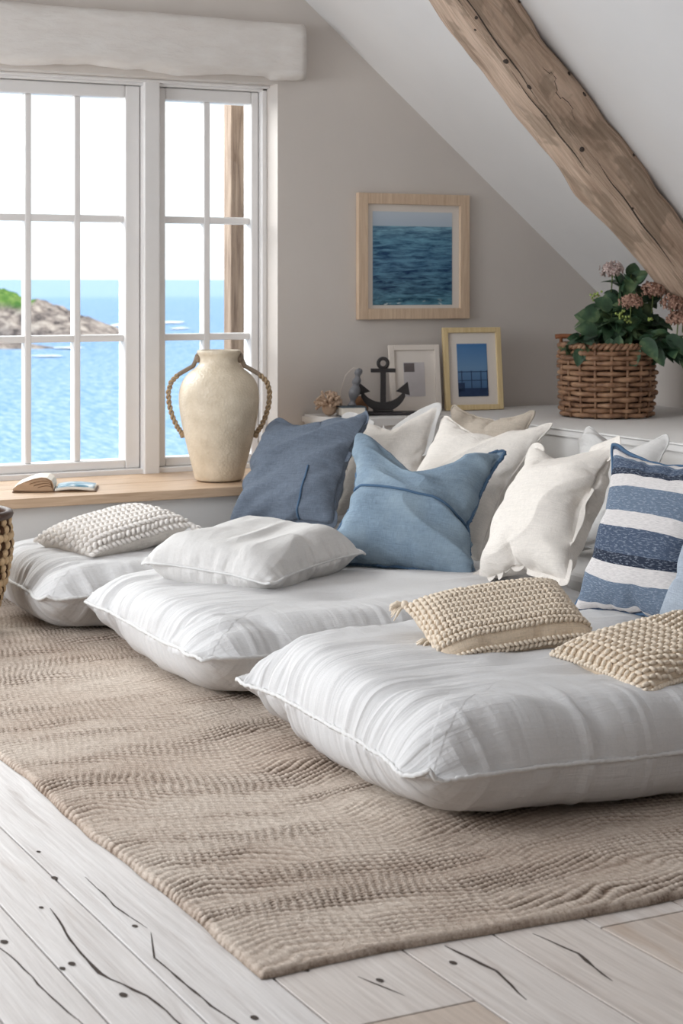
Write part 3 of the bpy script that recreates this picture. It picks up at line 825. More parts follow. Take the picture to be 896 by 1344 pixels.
# ------------------------------------------------------------------ rug
RU0, RU1, RV0, RV1 = 1.172, 3.66, 2.555, 5.98
def rug():
    st = .0043
    us = np.arange(RU0, 3.0, st); vs = np.arange(RV0, RV1, st)
    Uo, Vo = np.meshgrid(us, vs, indexing='ij')
    def vnoise(x, y, seed):
        r = np.random.RandomState(seed); t = r.rand(64, 64)
        xi = np.floor(x).astype(int); yi = np.floor(y).astype(int); fx = x-xi; fy = y-yi
        fx = fx*fx*(3-2*fx); fy = fy*fy*(3-2*fy)
        g = lambda a, b: t[a % 64, b % 64]
        return (g(xi, yi)*(1-fx)+g(xi+1, yi)*fx)*(1-fy)+(g(xi, yi+1)*(1-fx)+g(xi+1, yi+1)*fx)*fy
    # herringbone: braided cords whose slant alternates in broad bands
    wu = Uo+.05*(vnoise(Uo*2.2, Vo*2.2, 1)-.5); wv = Vo+.10*(vnoise(Uo*2.5, Vo*3, 2)-.5)+.03*(vnoise(Uo*7, Vo*9, 11)-.5)
    band = .42
    tri = np.abs(((wu/band) % 2)-1)*band
    q = wv+tri*.30
    pq, pk = .0205, .0140
    ph = q/pq+1.3*(vnoise(Uo*9, Vo*9, 3)-.5)+.5*(vnoise(Uo*25, Vo*25, 14)-.5); row = np.floor(ph)
    cord = .5-.5*np.cos(ph*2*PI)
    knot = .5+.5*np.sin((wu+.25*wv)*2*PI/pk+row*2.1+2.4*(vnoise(Uo*30, Vo*30, 4)-.5))
    fine = vnoise(Uo*120, Vo*120, 5)
    rip = vnoise(wu*4+wv*1.5, wv*17, 6); rip2 = vnoise(wu*11, wv*34, 12)
    amp = np.clip(.18+1.3*rip*rip+.7*(rip2-.4), .14, 1.25)
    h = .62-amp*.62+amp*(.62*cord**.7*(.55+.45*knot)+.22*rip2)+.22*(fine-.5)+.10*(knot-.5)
    z = .006+.0080*h+.004*vnoise(Uo*4, Vo*4, 9)+.004*rip
    # soft wavy outline
    X = Uo+np.where(True, .006*np.sin(Vo*7)+.012*(vnoise(Uo*0, Vo*11, 7)-.5), 0)*np.clip(1-(Uo-RU0)/.3, 0, 1)
    Y = Vo+(.008*np.sin(Uo*5+1)+.012*(vnoise(Uo*10, Vo*0, 8)-.5))*np.clip(1-(Vo-RV0)/.3, 0, 1)
    de = np.minimum(Uo-RU0, Vo-RV0); er = np.clip(de/.016, 0, 1); er = np.sqrt(er*(2-er)); z = .001+(z-.001)*er; h = h*(.45+.55*er)
    nu, nv = Uo.shape
    co = np.stack([X, Y, z], -1).reshape(-1, 3)
    i = np.arange(nu-1)[:, None]*nv+np.arange(nv-1)[None, :]
    fa = np.stack([i, i+nv, i+nv+1, i+1], -1).reshape(-1, 4)
    me = bpy.data.meshes.new('rug')
    me.vertices.add(len(co)); me.vertices.foreach_set('co', co.astype(np.float32).ravel())
    me.loops.add(fa.size); me.loops.foreach_set('vertex_index', fa.astype(np.int32).ravel())
    me.polygons.add(len(fa)); me.polygons.foreach_set('loop_start', np.arange(0, fa.size, 4, dtype=np.int32)); 
    me.polygons.foreach_set('use_smooth', np.ones(len(fa), bool))
    me.update(); me.validate()
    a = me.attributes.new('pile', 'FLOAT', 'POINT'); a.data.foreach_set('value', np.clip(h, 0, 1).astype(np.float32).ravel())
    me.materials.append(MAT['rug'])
    o = bpy.data.objects.new('rug', me); COL.objects.link(o)
    tag(o, 'beige braided jute rug under the floor cushions', 'rug')
rug()

# ------------------------------------------------------------------ floor cushions
def mattress(key, label, u0, u1, v0, v1, rot, fx, fy, rest, n, seed, zk=.95):
    w, d = u1-u0, v1-v0
    tb = sim(key, rest[0], rest[1], n[0], n[1], pressure=10, frames=36, edge=.11, bend=.05, mass=.15, planes=(-.13, .13), init=.1, seed=seed)
    t, b = fit_size(flip(tb, fx, fy), w, d, 1.0)
    for g, s in ((t, 1), (b, -1)):
        for i in range(g.shape[0]):
            for j in range(g.shape[1]):
                p = g[i, j]; q = Vector((p[0]*3.2+seed*7, p[1]*3.2, s))
                if s > 0:
                    du = min(i, g.shape[0]-1-i)/(g.shape[0]-1)*w
                    fo_ = mnoise.noise(Vector((p[0]*2.6+seed*5+.3*mnoise.noise(q*1.5), p[1]*13+1.5*mnoise.noise(q), seed)))
                    fo_ = 1-2*abs(fo_)-.4
                    p[2] -= max(0, p[2])*.16*min(1, max(0, (p[0]/w+.1)*2))
                    p[2] += (mnoise.noise(q*.8)*.012+fo_*.014*(.35+.65*math.exp(-(du/.5)**2)))*min(1, max(0, p[2]/.07))
    t[..., 2] = np.where(t[..., 2] > 0, t[..., 2]*zk, t[..., 2]*.92); b[..., 2] = np.where(b[..., 2] > 0, b[..., 2]*zk, b[..., 2]*.92)
    def gath(S_, T_, du, dv, sd):
        wv_ = .5*vn(S_*4, T_*4, seed)
        rg = lambda q: .5-np.abs(2*q-1)
        a = rg(vn(T_*24+wv_, S_*1.5+seed, seed+20)); a2 = vn(T_*70+wv_, S_*2.5, seed+21)-.5
        c_ = rg(vn(S_*20+wv_, T_*1.2, seed+22)); c2 = vn(S_*55+wv_, T_*2, seed+24)-.5
        lo_ = np.clip(1.7*vn(T_*5, S_*1.5, seed+23)-.1, .3, 1.2)
        m = np.clip((dv-du*.8)/.26+.5, 0, 1); m = m*m*(3-2*m)
        h = (.0125*a*lo_+.006*a2)*(np.exp(-(du/.26)**2)+.16)*m
        h = h+(.0085*c_+.004*c2)*(np.exp(-(dv/.17)**2)+.06)*(1-m)
        # a few long soft creases across the top, and buttoned-down dimples
        y = T_+.10*(vn(S_*3, T_*3, seed+30)-.5)
        h = h+.010*rg(vn(y*9, S_*1.1+7, seed+31))*np.clip(2*vn(S_*2.5, T_*3, seed+32)-.6, 0, 1)
        for bu, bv in ((.42, .30), (.42, .68), (.75, .30), (.75, .68)):
            dd = ((S_-bu*S_.max())/.10)**2+((T_-bv*T_.max())/.05)**2
            h = h-.016*np.exp(-dd)
        return h
    t, b = detail((t, b), 3, gath)
    zmin = min(b[..., 2].min(), t[..., 2].min())
    R = np.array([[math.cos(rot), -math.sin(rot), 0], [math.sin(rot), math.cos(rot), 0], [0, 0, 1]])
    c = Cushion('floor_cushion', label, 'floor cushion', (t, b), R, ((u0+u1)/2, (v0+v1)/2, .0165-zmin), slump=0, sag=0, group='white gauze floor cushions')
    o = c.cover(MAT['white_gauze'], 0)
    nx, ny = t.shape[0]-1, t.shape[1]-1
    gu = np.zeros(len(o.data.vertices), np.float32); gv = gu.copy()
    for (i, j, s), k in c.vid.items():
        du = min(i, nx-i)/nx*w; dv = min(j, ny-j)/ny*d
        gu[k] = math.exp(-(du/.30)**2)*(1 if du <= dv*1.2 else .35); gv[k] = math.exp(-(dv/.20)**2)*(1 if dv < du*1.2 else .2)
    for nm, a in (('gu', gu), ('gv', gv)):
        at = o.data.attributes.new(nm, 'FLOAT', 'POINT'); at.data.foreach_set('value', a)
    c.piping(.0052, MAT['piping_white'], 'seam', .0008)
    return c
mattress('m_right', 'largest white floor cushion in front, under the two beige knit cushions', 1.75, 3.06, 2.94, 3.99, -.07, False, False, (1.44, 1.14), (84, 70), 1)
mattress('m_mid', 'white floor cushion in the middle, under the blue pillows and a flat white pillow', 1.77, 3.06, 4.13, 5.16, -.035, True, False, (1.40, 1.12), (78, 64), 2, .76)
mattress('m_left', 'white floor cushion at the back left, nearest the window ledge', 1.68, 3.06, 5.21, 5.96, .0, False, False, (1.46, .86), (78, 48), 3, .8)

# padded base behind the cushions (under the second row of pillows)
sb = boxes('seat_base', [(3.10, 3.69, 2.6, 5.98, .013, .215)], MAT['white_linen'], None, .02)
tag(sb, 'low white seat base against the counter, behind the floor cushions', 'seat base')

# ------------------------------------------------------------------ pillows
sims = {
    'a': dict(w=.55, d=.55, nx=46, ny=46, pressure=8, edge=.06, bend=.05, seed=1),
    'b': dict(w=.55, d=.55, nx=46, ny=46, pressure=9, edge=.10, bend=.02, seed=2),
    'c': dict(w=.55, d=.55, nx=46, ny=46, pressure=5, edge=.04, bend=.04, mass=.3, seed=3),
    'd': dict(w=.55, d=.48, nx=46, ny=40, pressure=9, edge=.09, bend=.03, planes=(-.075, .075), init=.03, seed=4),
    'e': dict(w=.52, d=.36, nx=44, ny=32, pressure=9, edge=.05, bend=.05, planes=(-.07, .07), init=.03, seed=5),
}
def S(k, **fl): return flip(sim('p_'+k, **sims[k]), **fl)
def pil(label, key, size, Rm, c, mat, zs=.62, cat='pillow', grp=None, fl={}, asp=1.0, wr=None, **kw):
    t, b = fit_size(S(key, **fl), size, size*asp, zs)
    if wr: t, b = detail((t, b), 3, wrinkles(*wr))
    q = Cushion('pillow', label, cat, (t, b), Rm, c, grp, **kw)
    q.mat = mat
    return q
D = math.radians

# slate blue, back left
R_sl = np.array([[0.451, 0.515, -0.729], [-0.887, 0.346, -0.304], [0.096, 0.784, 0.613]])
p = pil('slate blue linen pillow leaning at the back left, beside the vase', 'b', .45, R_sl, (2.80, 5.79, .425), None, dip=.03, slump=.2, wr=(.034, .55, 2.5, 12, 31))
p.cover(MAT['slate_linen'], 0); p.flange(.016, MAT['slate_linen'], 'flange', .004, 3)
# a stitched placket line across the lower right of it
def placket(p, pts, r, mat, name='seam'):
    path = []
    for (u, v) in pts:
        n = samp(p.nrm, u, v); path.append(samp(p.t, u, v)+n*.003)
    MB().tube(path, r, 6).build(name, mat, p.root)
placket(p, [(.70+.10*math.sin(k*.35)*.2, .02+.046*k) for k in range(10)], .004, MAT['denim_dark'])
# denim
R_dn = np.array([[0.687, 0.515, -0.512], [-0.724, 0.424, -0.544], [-0.063, 0.745, 0.664]])
p = pil('faded denim blue pillow with a cross seam, in the middle of the row', 'a', .50, R_dn, (2.765, 4.90, .395), None, dip=.11, slump=.25, fl=dict(fx=True), wr=(.028, -.45, 3, 13, 41))
p.cover(MAT['denim'], 0); p.piping(.006, MAT['denim_dark'], 'piping', .001)
placket(p, [(.01+.98*k/30, .56-.16*k/30+.004*math.sin(k*.7)) for k in range(31)], .0045, MAT['denim_dark'], 'seam')
# cream big one behind the denim
R_cr = np.array([[0.205, 0.613, -0.763], [-0.979, 0.136, -0.153], [0.01, 0.779, 0.627]])
p = pil('large cream linen pillow standing behind the denim blue pillow', 'a', .53, R_cr, (3.07, 5.11, .43), None, dip=.03, slump=.3, zs=.55, wr=(.012, .8, 4, 12, 51))
p.cover(MAT['cream_linen']); p.piping(.003, MAT['cream_linen'], 'piping')
# cream, front, with a flange
R_fr = np.array([[0.027, 0.525, -0.851], [-0.989, 0.14, 0.055], [0.148, 0.84, 0.523]])
p = pil('cream linen pillow with a loose flanged edge, beside the striped pillow', 'c', .44, R_fr, (2.92, 4.37, .435), None, dip=.0, slump=.2, zs=.62, wr=(.015, .3, 4, 11, 61))
p.cover(MAT['cream_linen']); p.flange(.018, MAT['cream_linen'], 'flange', .003, 5)
# striped
R_st = np.array([[0.091, 0.315, -0.945], [-0.996, 0.038, -0.084], [0.01, 0.948, 0.317]])
p = pil('blue and white striped woven pillow at the right of the row', 'a', .47, R_st, (2.85, 3.77, .435), None, dip=.0, slump=.15, zs=.5, fl=dict(fy=True), wr=(.007, 0, 4, 12, 71))
p.cover(MAT['stripe'], vnorm=.55); p.piping(.005, MAT['denim_dark'], 'piping')
# back row
R_w3 = np.array([[0.454, 0.174, -0.874], [-0.887, 0.179, -0.425], [0.082, 0.968, 0.235]])
p = pil('off-white pillow with a flanged border, behind the slate blue pillow', 'c', .39, R_of(.5, .42, .14), (3.15, 5.78, .442), None, wr=(.014, .9, 4, 11, 81), dip=.03, slump=.1, zs=.5, fl=dict(fx=True))
p.cover(MAT['cream_linen']); p.flange(.02, MAT['white_linen'], 'flange', .004, 8)
p = pil('tan ribbed pillow, half hidden behind the large cream pillow', 'a', .42, R_of(.25, .30), (3.45, 5.60, .435), None, zs=.5)
p.cover(MAT['weave_tan']); p.piping(.004, MAT['weave_tan'])
p = pil('crumpled white pillow wedged in behind the flanged cream pillow', 'b', .40, R_of(.1, .35), (3.40, 4.72, .43), None, zs=.55, dip=.05, wr=(.022, .4, 5, 12, 91))
p.cover(MAT['white_linen']); p.piping(.003, MAT['piping_white'])
p = pil('plain white pillow at the far right, behind the striped pillow', 'c', .46, R_of(.2, .3, .15), (3.43, 3.78, .475), None, zs=.5)
p.cover(MAT['white_linen']); p.piping(.003, MAT['piping_white'])
p = pil('small blue grey pillow at the right edge, against the striped pillow', 'a', .36, R_of(.2, .4), (2.765, 3.35, .41), None, zs=.6)
p.cover(MAT['blue_grey']); p.piping(.003, MAT['blue_grey'])
# flat white pillow on the middle floor cushion
R_ly = np.array([[0.859, -0.511, -0.024], [0.509, 0.859, -0.058], [0.05, 0.038, 0.998]])
p = pil('flat white gauze pillow lying on the middle floor cushion', 'd', .51, R_ly, (2.205, 4.865, .277), None, zs=1.1, asp=.9, slump=0, sag=0, wr=(.011, .1, 3, 12, 101, .013))
p.cover(MAT['white_linen']); p.piping(.004, MAT['piping_white'])

# white knotted cushion on the left floor cushion
def knit_cushion(label, key, size, asp, R, c, fl={}, zs=.9):
    t, b = fit_size(S(key, **fl), size, size*asp, zs)
    return Cushion('knit_cushion', label, 'cushion', (t, b), R, c, slump=0, sag=0)
def Rflat(yaw, tilt=0, tiltax=0):
    return np.array(Matrix.Rotation(yaw, 3, 'Z') @ Matrix.Rotation(tiltax, 3, 'X') @ Matrix.Rotation(tilt, 3, 'Y'))
k1 = knit_cushion('white chunky looped cushion lying on the left floor cushion', 'e', .41, .80, np.array([[0.95, -0.282, -0.132], [0.272, 0.958, -0.087], [0.151, 0.047, 0.987]]), (2.015, 5.575, .275), zs=.80)
k1.cover(MAT['cream_linen'])
it = []
rows, cols = 15, 22
for r in range(rows):
    for q in range(cols):
        u = (q+.5+.5*(r % 2))/cols; v = (r+.5)/rows
        if u < .02 or u > .98: continue
        it.append((u, v, (.75 if (r % 2) else -.75)+random.uniform(-.2, .2), .0130*random.uniform(.9, 1.15), .0075, .0085))
k1.lobes(it, MAT['wool_white'], 'knit_front')
def tassels(c, corners, mat, n=14, L=.05, dz=0):
    mb = MB()
    for (i, j) in corners:
        p = c.t[i, j]+np.array([0, 0, dz]); ctr = c.t[c.t.shape[0]//2, c.t.shape[1]//2]; d = p-ctr; d[2] = 0; d /= np.linalg.norm(d)
        for k in range(n):
            e = d+np.random.normal(0, .35, 3); e[2] -= .25; e /= np.linalg.norm(e)
            mb.tube([p, p+e*L*.5, p+e*L*.9+np.array([0, 0, -.012])], [.004, .0035, .0015], 5)
        mb.add(*ellipsoid(p, np.eye(3)*.011, 8, 5))
    return mb.build('tassel', mat, c.root)
tassels(k1, [(-1, 0)], MAT['wool_white'], 6, .035)

# beige braided cushion with tassels
k2 = knit_cushion('beige knit cushion with plaited rows and corner tassels, on the front floor cushion', 'e', .385, .74, np.array([[0.969, 0.184, -0.165], [-0.225, 0.929, -0.286], [0.103, 0.315, 0.943]]), (2.255, 3.573, .295), zs=.85, fl=dict(fx=True))
k2.cover(MAT['weave_beige'])
it = []
rows, cols = 13, 34
for r in range(rows):
    if r in (1,): continue
    for q in range(cols):
        u = (q+.5)/cols; v = (r+.5)/rows
        for sg in (-1, 1):
            it.append((u, v+sg*.20/rows, sg*-.65, 0.0084*random.uniform(.92, 1.1), .0050, .0065))
k2.lobes(it, MAT['wool_beige'], 'knit_front')
for cc, zz in (((0, 0), .02), ((0, -1), 0), ((0, 13), .0)): tassels(k2, [cc], MAT['wool_beige'], 18, .042, zz)
# beige cushion with slanting plaits at the right edge
k3 = knit_cushion('beige knit cushion with slanting braids, at the right edge of the front floor cushion', 'e', .44, .76, np.array([[0.994, -0.034, -0.102], [0.026, 0.997, -0.076], [0.104, 0.073, 0.992]]), (2.485, 3.205, .275), zs=.75)
k3.cover(MAT['weave_beige'])
it = []
for r in range(30):
    for q in range(34):
        a = (r+.5)/30*1.8-.4; s_ = (q+.5)/34
        u = s_; v = a+(.55*abs(s_-.5) if True else 0)
        if not (.03 < v < .97): continue
        it.append((u, v, (.75 if s_ > .5 else -.75)+(.5 if (q % 2) else -.5), .0100, .0052, .0062))
k3.lobes(it, MAT['wool_beige'], 'knit_front')
mb = MB(); _, P = border(k3.t)
L = len(P)
for k in range(0, L):
    d = P[(k+1) % L]-P[k-1]; d /= np.linalg.norm(d)+1e-9; n = np.array([0, 0, 1.]); b_ = np.cross(n, d); b_ /= np.linalg.norm(b_)
    a_ = d*.8+n*.6
    mb.add(*ellipsoid(P[k], [a_*.009, b_*.006, np.cross(a_, b_)*.005], 7, 4))
mb.build('rope_edge', MAT['wool_beige'], k3.root)

# ------------------------------------------------------------------ vase on the ledge
vz = thing('vase', 'tall cream stoneware vase with rope handles on the window ledge', 'vase', (2.675, 6.235, .351))
prof = [(.001, .004), (.085, .0), (.092, .006), (.099, .04), (.118, .11), (.137, .19), (.150, .26), (.1545, .31), (.151, .35), (.138, .385), (.112, .413), (.086, .43), (.075, .442), (.072, .455), (.0725, .468), (.079, .478), (.084, .485), (.084, .493), (.079, .497), (.070, .494), (.064, .48), (.062, .45), (.08, .41), (.12, .36), (.13, .28), (.1, .1), (.07, .02), (.001, .015)]
mesh('vase_body', *lathe(prof, 72, False), MAT['glaze'], vz, sub=1)
rx = np.array([.8898, -.4565, 0])
def rope(path, r, mat, name, parent, twist=True, turns=50):
    P = np.array(path, float)
    t = np.linspace(0, 1, len(P)); tt = np.linspace(0, 1, 170)
    # smooth (Catmull-like) resample
    Q = np.stack([np.interp(tt, t, P[:, k]) for k in range(3)], 1)
    for _ in range(10): Q[1:-1] = (Q[:-2]+2*Q[1:-1]+Q[2:])/4
    if not twist: return MB().tube(Q, r, 8).build(name, mat, parent)
    T = np.gradient(Q, axis=0); T /= np.linalg.norm(T, axis=1, keepdims=True)
    fr = np.cross(rx, [0, 0, 1]); A = np.tile(fr, (len(Q), 1)); B = np.cross(T, A); B /= np.linalg.norm(B, axis=1, keepdims=True)
    mb = MB()
    for s in range(2):
        ph = tt*turns+s*PI
        mb.tube(Q+A*(np.cos(ph)*r*.66)[:, None]+B*(np.sin(ph)*r*.66)[:, None], r*.60, 7)
    return mb.build(name, mat, parent)
for sg in (-1, 1):
    up_ = [(.071, .486), (.083, .474), (.089, .455), (.098, .435), (.128, .418), (.155, .402)]
    lo_ = [(.155, .402), (.182, .375), (.193, .335), (.190, .29), (.178, .245), (.160, .205), (.142, .18), (.137, .165)]
    hd = rope([rx*sg*a+np.array([0, 0, z]) for a, z in lo_], .0085, MAT['rope'], 'rope_handle', vz)
    rope([rx*sg*a+np.array([0, 0, z]) for a, z in up_], .0085, MAT['strap'], 'strap', hd, False)
    MB().add(*ellipsoid(rx*sg*.079+np.array([0, 0, .462]), np.eye(3)*.015, 10, 6)).build('lug', MAT['strap'], vz)

# ------------------------------------------------------------------ open book on the ledge
bk = thing('open_book', 'open book with a curling page, lying on the window ledge', 'book', (2.03, 6.23, .351), D(-22)); bk.scale = (1.25, 1.1, 1.1)
def page(x0, x1, hump, z0, th, curl=0, n=16):
    top = []
    for k in range(n+1):
        f = k/n; x = x0+(x1-x0)*f
        z = z0+hump*math.sin(PI*min(1, f*1.0))**.8*(1-.4*f)+curl*f**3
        top.append((x, z))
    V = []; F = []
    for (x, z) in top:
        for y in (-.075, .075): V += [(x, y, z), (x, y, max(.001, z-th))]
    for k in range(n):
        a = 4*k; b = a+4
        F += [(a, b, b+2, a+2), (a+1, a+3, b+3, b+1), (a, a+1, b+1, b), (a+2, b+2, b+3, a+3)]
    F += [(0, 2, 3, 1), (4*n, 4*n+1, 4*n+3, 4*n+2)]
    return V, F
pf = [(-.118, .012), (-.105, .024), (-.085, .034), (-.062, .043), (-.040, .048), (-.022, .046), (-.009, .037), (-.003, .024), (-.002, .012), (-.004, .004), (-.05, .0035), (-.118, .006)]
V = []; F = []; FM = []; n = len(pf)
for y in (-.075, .075): V += [(x, y+(.004 if z > .03 and y < 0 else 0), z) for x, z in pf]
for k in range(n): F.append((k, (k+1) % n, n+(k+1) % n, n+k)); FM.append(0)
F += [tuple(range(n))[::-1], tuple(range(n, 2*n))]; FM += [1, 1]
mesh('left_pages', V, F, None, bk, False, [MAT['paper'], MAT['page_edge']], FM)
# curl of the leaves seen on the near edge
mb = MB()
for q in range(4):
    mb.tube([(x*(.93-.14*q)-.004, -.0755, z*(.9-.17*q)+.002) for x, z in pf[2:9]], .0009, 4)
mb.build('leaf_edges', MAT['cover_brown'], bk)
MB().add(*page(.001, .115, .008, .010, .009)).build('right_pages', MAT['paper'], bk, True)
V, F = page(.004, .112, .008, .0112, .0006); mesh('printed_page', V, F, MAT['print'], bk)
bm = bmesh.new(); box(bm, -.12, .12, -.08, .08, 0, .003, .001); bm_obj('book_cover', bm, MAT['cover_brown'], bk)

# ------------------------------------------------------------------ pictures
def picture(name, label, cx, cz, w, h, bar, matw, depth, fm, pic, loc, tilt=0, yaw=0, extra=None, group=None):
    t = thing(name, label, 'picture', loc, yaw)
    t.rotation_euler = (tilt, 0, yaw)
    x, z = w/2, h
    bm = bmesh.new()
    for b in ((-x, -x+bar, 0, z), (x-bar, x, 0, z), (-x+bar, x-bar, 0, bar), (-x+bar, x-bar, z-bar, z)):
        box(bm, b[0], b[1], -depth, 0, b[2], b[3], .002)
    bm_obj('frame', bm, fm, t)
    boxes('mat_board', [(-x+bar-.002, x-bar+.002, -depth*.45, -.002, bar-.002, z-bar+.002)], MAT['mat_board'], t, 0)
    l, r, bo, to = matw
    y = -depth*.45-.0012
    pr = mesh('print', [(-x+bar+l, y, bar+bo), (x-bar-r, y, bar+bo), (x-bar-r, y, z-bar-to), (-x+bar+l, y, z-bar-to), (-x+bar+l, y+.001, bar+bo), (x-bar-r, y+.001, bar+bo), (x-bar-r, y+.001, z-bar-to), (-x+bar+l, y+.001, z-bar-to)],
              [(0, 1, 2, 3), (7, 6, 5, 4), (0, 4, 5, 1), (1, 5, 6, 2), (2, 6, 7, 3), (3, 7, 4, 0)], pic, t, False)
    if extra: extra(t, pr, -x+bar+l, x-bar-r, bar+bo, z-bar-to, y)
    return t
picture('framed_picture', 'large framed photograph of dark blue sea hanging on the wall', 0, 0, .533, .523, .045, (.027, .035, .014, .03), .025, MAT['frame_wood'], MAT['pic_sea'], (3.667, WV-.001, .951))
def pier(t, pr, x0, x1, z0, z1, y):
    W, H = x1-x0, z1-z0; bm = bmesh.new()
    R = lambda a, b, c, d: box(bm, x0+a*W, x0+b*W, y-.0008, y-.0001, z0+c*H, z0+d*H)
    R(0, 1, .0, .16)
    R(0, 1, .46, .475); R(.0, 1, .30, .31)
    for k in (.12, .44, .76, .97): R(k, k+.022, .10, .49)
    for k in range(7): R(.04+k*.14, .05+k*.14, .0, .15)
    R(.0, .22, .10, .26)
    bm_obj('railing_image', bm, MAT['pic_dark'], pr)
picture('framed_picture', 'pale gold framed photograph of a sea pier railing, leaning on the counter', 0, 0, .262, .345, .022, (.040, .042, .034, .046), .02, MAT['frame_gold'], MAT['pic_pier'], (3.885, 6.365, COUNT_H+.001), D(-6), D(-8), pier)
def smudge(t, pr, x0, x1, z0, z1, y):
    W, H = x1-x0, z1-z0; bm = bmesh.new()
    box(bm, x0+.02*W, x0+.52*W, y-.0008, y-.0001, z0+.72*H, z0+.98*H); bm_obj('print_block', bm, MAT['pic_grey'], pr)
picture('framed_picture', 'small white framed print leaning on the counter behind the anchor', 0, 0, 0.22, .275, .022, (.040, .045, .04, .05), .018, MAT['frame_white'], MAT['pic_pale'], (3.625, 6.395, COUNT_H+.001), D(-8), D(-10), smudge)

# ------------------------------------------------------------------ small things on the counter
CZ = COUNT_H+.001
tr = boxes('tray', [(-.13, .19, -.045, .045, 0, .012)], MAT['tray'], None, .004)
tr.location = (3.455, 6.29, CZ); tr.rotation_euler = (0, 0, D(-20))
tag(tr, 'thin dark slab under the iron anchor on the counter', 'tray')
an = thing('anchor', 'black iron anchor ornament standing on the counter', 'anchor', (3.42, 6.30, CZ+.0125), D(-24))
bm = bmesh.new()
box(bm, -.011, .011, -.008, .008, .03, .175, .002); box(bm, -.05, .05, -.009, .009, .158, .174, .002)
bm_obj('shank', bm, MAT['iron'], an)
ring = [(.019*math.cos(a), 0, .195+.019*math.sin(a)) for a in np.linspace(0, 2*PI, 28, endpoint=False)]
MB().tube(ring, .0075, 8, closed=True).build('ring', MAT['iron'], an)
# arms: crescent plate with flukes
outl = []
for k in range(25):
    a = math.radians(205+130*k/24); outl.append((.098*math.cos(a)*1.0, .105+.105*math.sin(a)))
inn = []
for k in range(25):
    a = math.radians(335-130*k/24); inn.append((.094*math.cos(a), .125+.088*math.sin(a)))
bm = bmesh.new()
def plate(bm, pts, t):
    lo = [bm.verts.new((x, -t, z)) for x, z in pts]; hi = [bm.verts.new((x, t, z)) for x, z in pts]; n = len(pts)
    bm.faces.new(lo); bm.faces.new(hi[::-1])
    for k in range(n): bm.faces.new((lo[k], hi[k], hi[(k+1) % n], lo[(k+1) % n]))
for k in range(24):
    i2 = 24-k
    plate(bm, [outl[k], outl[k+1], inn[i2-1], inn[i2]], .010)
bmesh.ops.remove_doubles(bm, verts=bm.verts, dist=1e-5)
bm_obj('arms', bm, MAT['iron'], an)
for sg in (-1, 1):
    bm = bmesh.new(); plate(bm, [(sg*.099, .120), (sg*.108, .066), (sg*.085, .072), (sg*.052, .082)], .009); bm_obj('fluke', bm, MAT['iron'], an)
bm = bmesh.new(); box(bm, -.04, .04, -.025, .025, 0, .010, .003); bm_obj('foot', bm, MAT['iron'], an)

b2 = thing('book', 'small closed book with a dark blue cover on the counter left end', 'book', (3.27, 6.29, CZ), D(-12))
boxes('book_cover', [(-.052, .052, -.04, .04, 0, .004), (-.052, .052, -.04, .04, .036, .040), (.048, .052, -.04, .04, .004, .036)], MAT['cover_dark'], b2, .001)
boxes('page_block', [(-.048, .0478, -.037, .037, .0041, .0359)], MAT['paper'], b2, .0005)
sp = thing('spindle', 'grey turned wooden finial tilted on the small closed book', 'ornament', (3.275, 6.295, CZ+.041))
prof = [(.001, 0), (.017, 0), (.019, .004), (.010, .014), (.009, .022), (.018, .034), (.024, .050), (.0235, .064), (.014, .078), (.012, .084), (.018, .090), (.019, .104), (.010, .113), (.009, .120), (.016, .128), (.017, .138), (.012, .147), (.001, .150)]
V, F = lathe(prof, 24)
sh = [(x*1.0+z*.20*.8898, y-z*.20*.4565, z) for x, y, z in V]
mesh('finial', sh, F, MAT['pewter'], sp, sub=1)
# dried coral
co_ = thing('coral', 'pale branching dried coral at the left end of the counter', 'coral', (3.20, 6.345, CZ))
mb = MB(); rs = np.random.RandomState(11)
for k in range(70):
    d = rs.normal(0, 1, 3); d[2] = abs(d[2])*.9+.05; d /= np.linalg.norm(d)
    e = d+rs.normal(0, .5, 3); e /= np.linalg.norm(e)
    p0 = np.array([0, 0, .042]); p1 = p0+d*.034; p2 = p1+e*.022*rs.uniform(.6, 1.2)
    p2[2] = max(p2[2], .004)
    mb.tube([p0, p1, p2], [.007, .006, .0055], 6); mb.add(*ellipsoid(p2, np.eye(3)*.007, 6, 4))
mb.add(*ellipsoid((0, 0, .03), np.eye(3)*.03, 10, 6))
mb.build('coral_branches', MAT['coral'], co_)
dw = mesh('driftwood', *lathe([(.001, 0), (.026, .002), (.034, .02), (.03, .045), (.02, .062), (.001, .07)], 20), MAT['driftwood'], None, sub=1)
for v in dw.data.vertices:
    n_ = mnoise.noise(Vector(v.co)*40); v.co *= 1+.25*n_; v.co.x *= 1.35; v.co.z = max(v.co.z, 0)
dw.location = (3.37, 6.41, CZ)
tag(dw, 'rough brown lump of driftwood between the coral and the anchor', 'driftwood')
st_ = MB().tube([(0, 0, 0), (.0, 0, .09), (.02, 0, .155), (.05, 0, .185), (.075, 0, .18), (.09, 0, .155), (.092, 0, .13)], .0022, 6).build('curved_stem', MAT['pale_stem'])
st_.location = (3.30, 6.44, CZ); st_.rotation_euler = (0, 0, D(-20))
tag(st_, 'thin pale curved stem arching up behind the grey finial', 'stem')

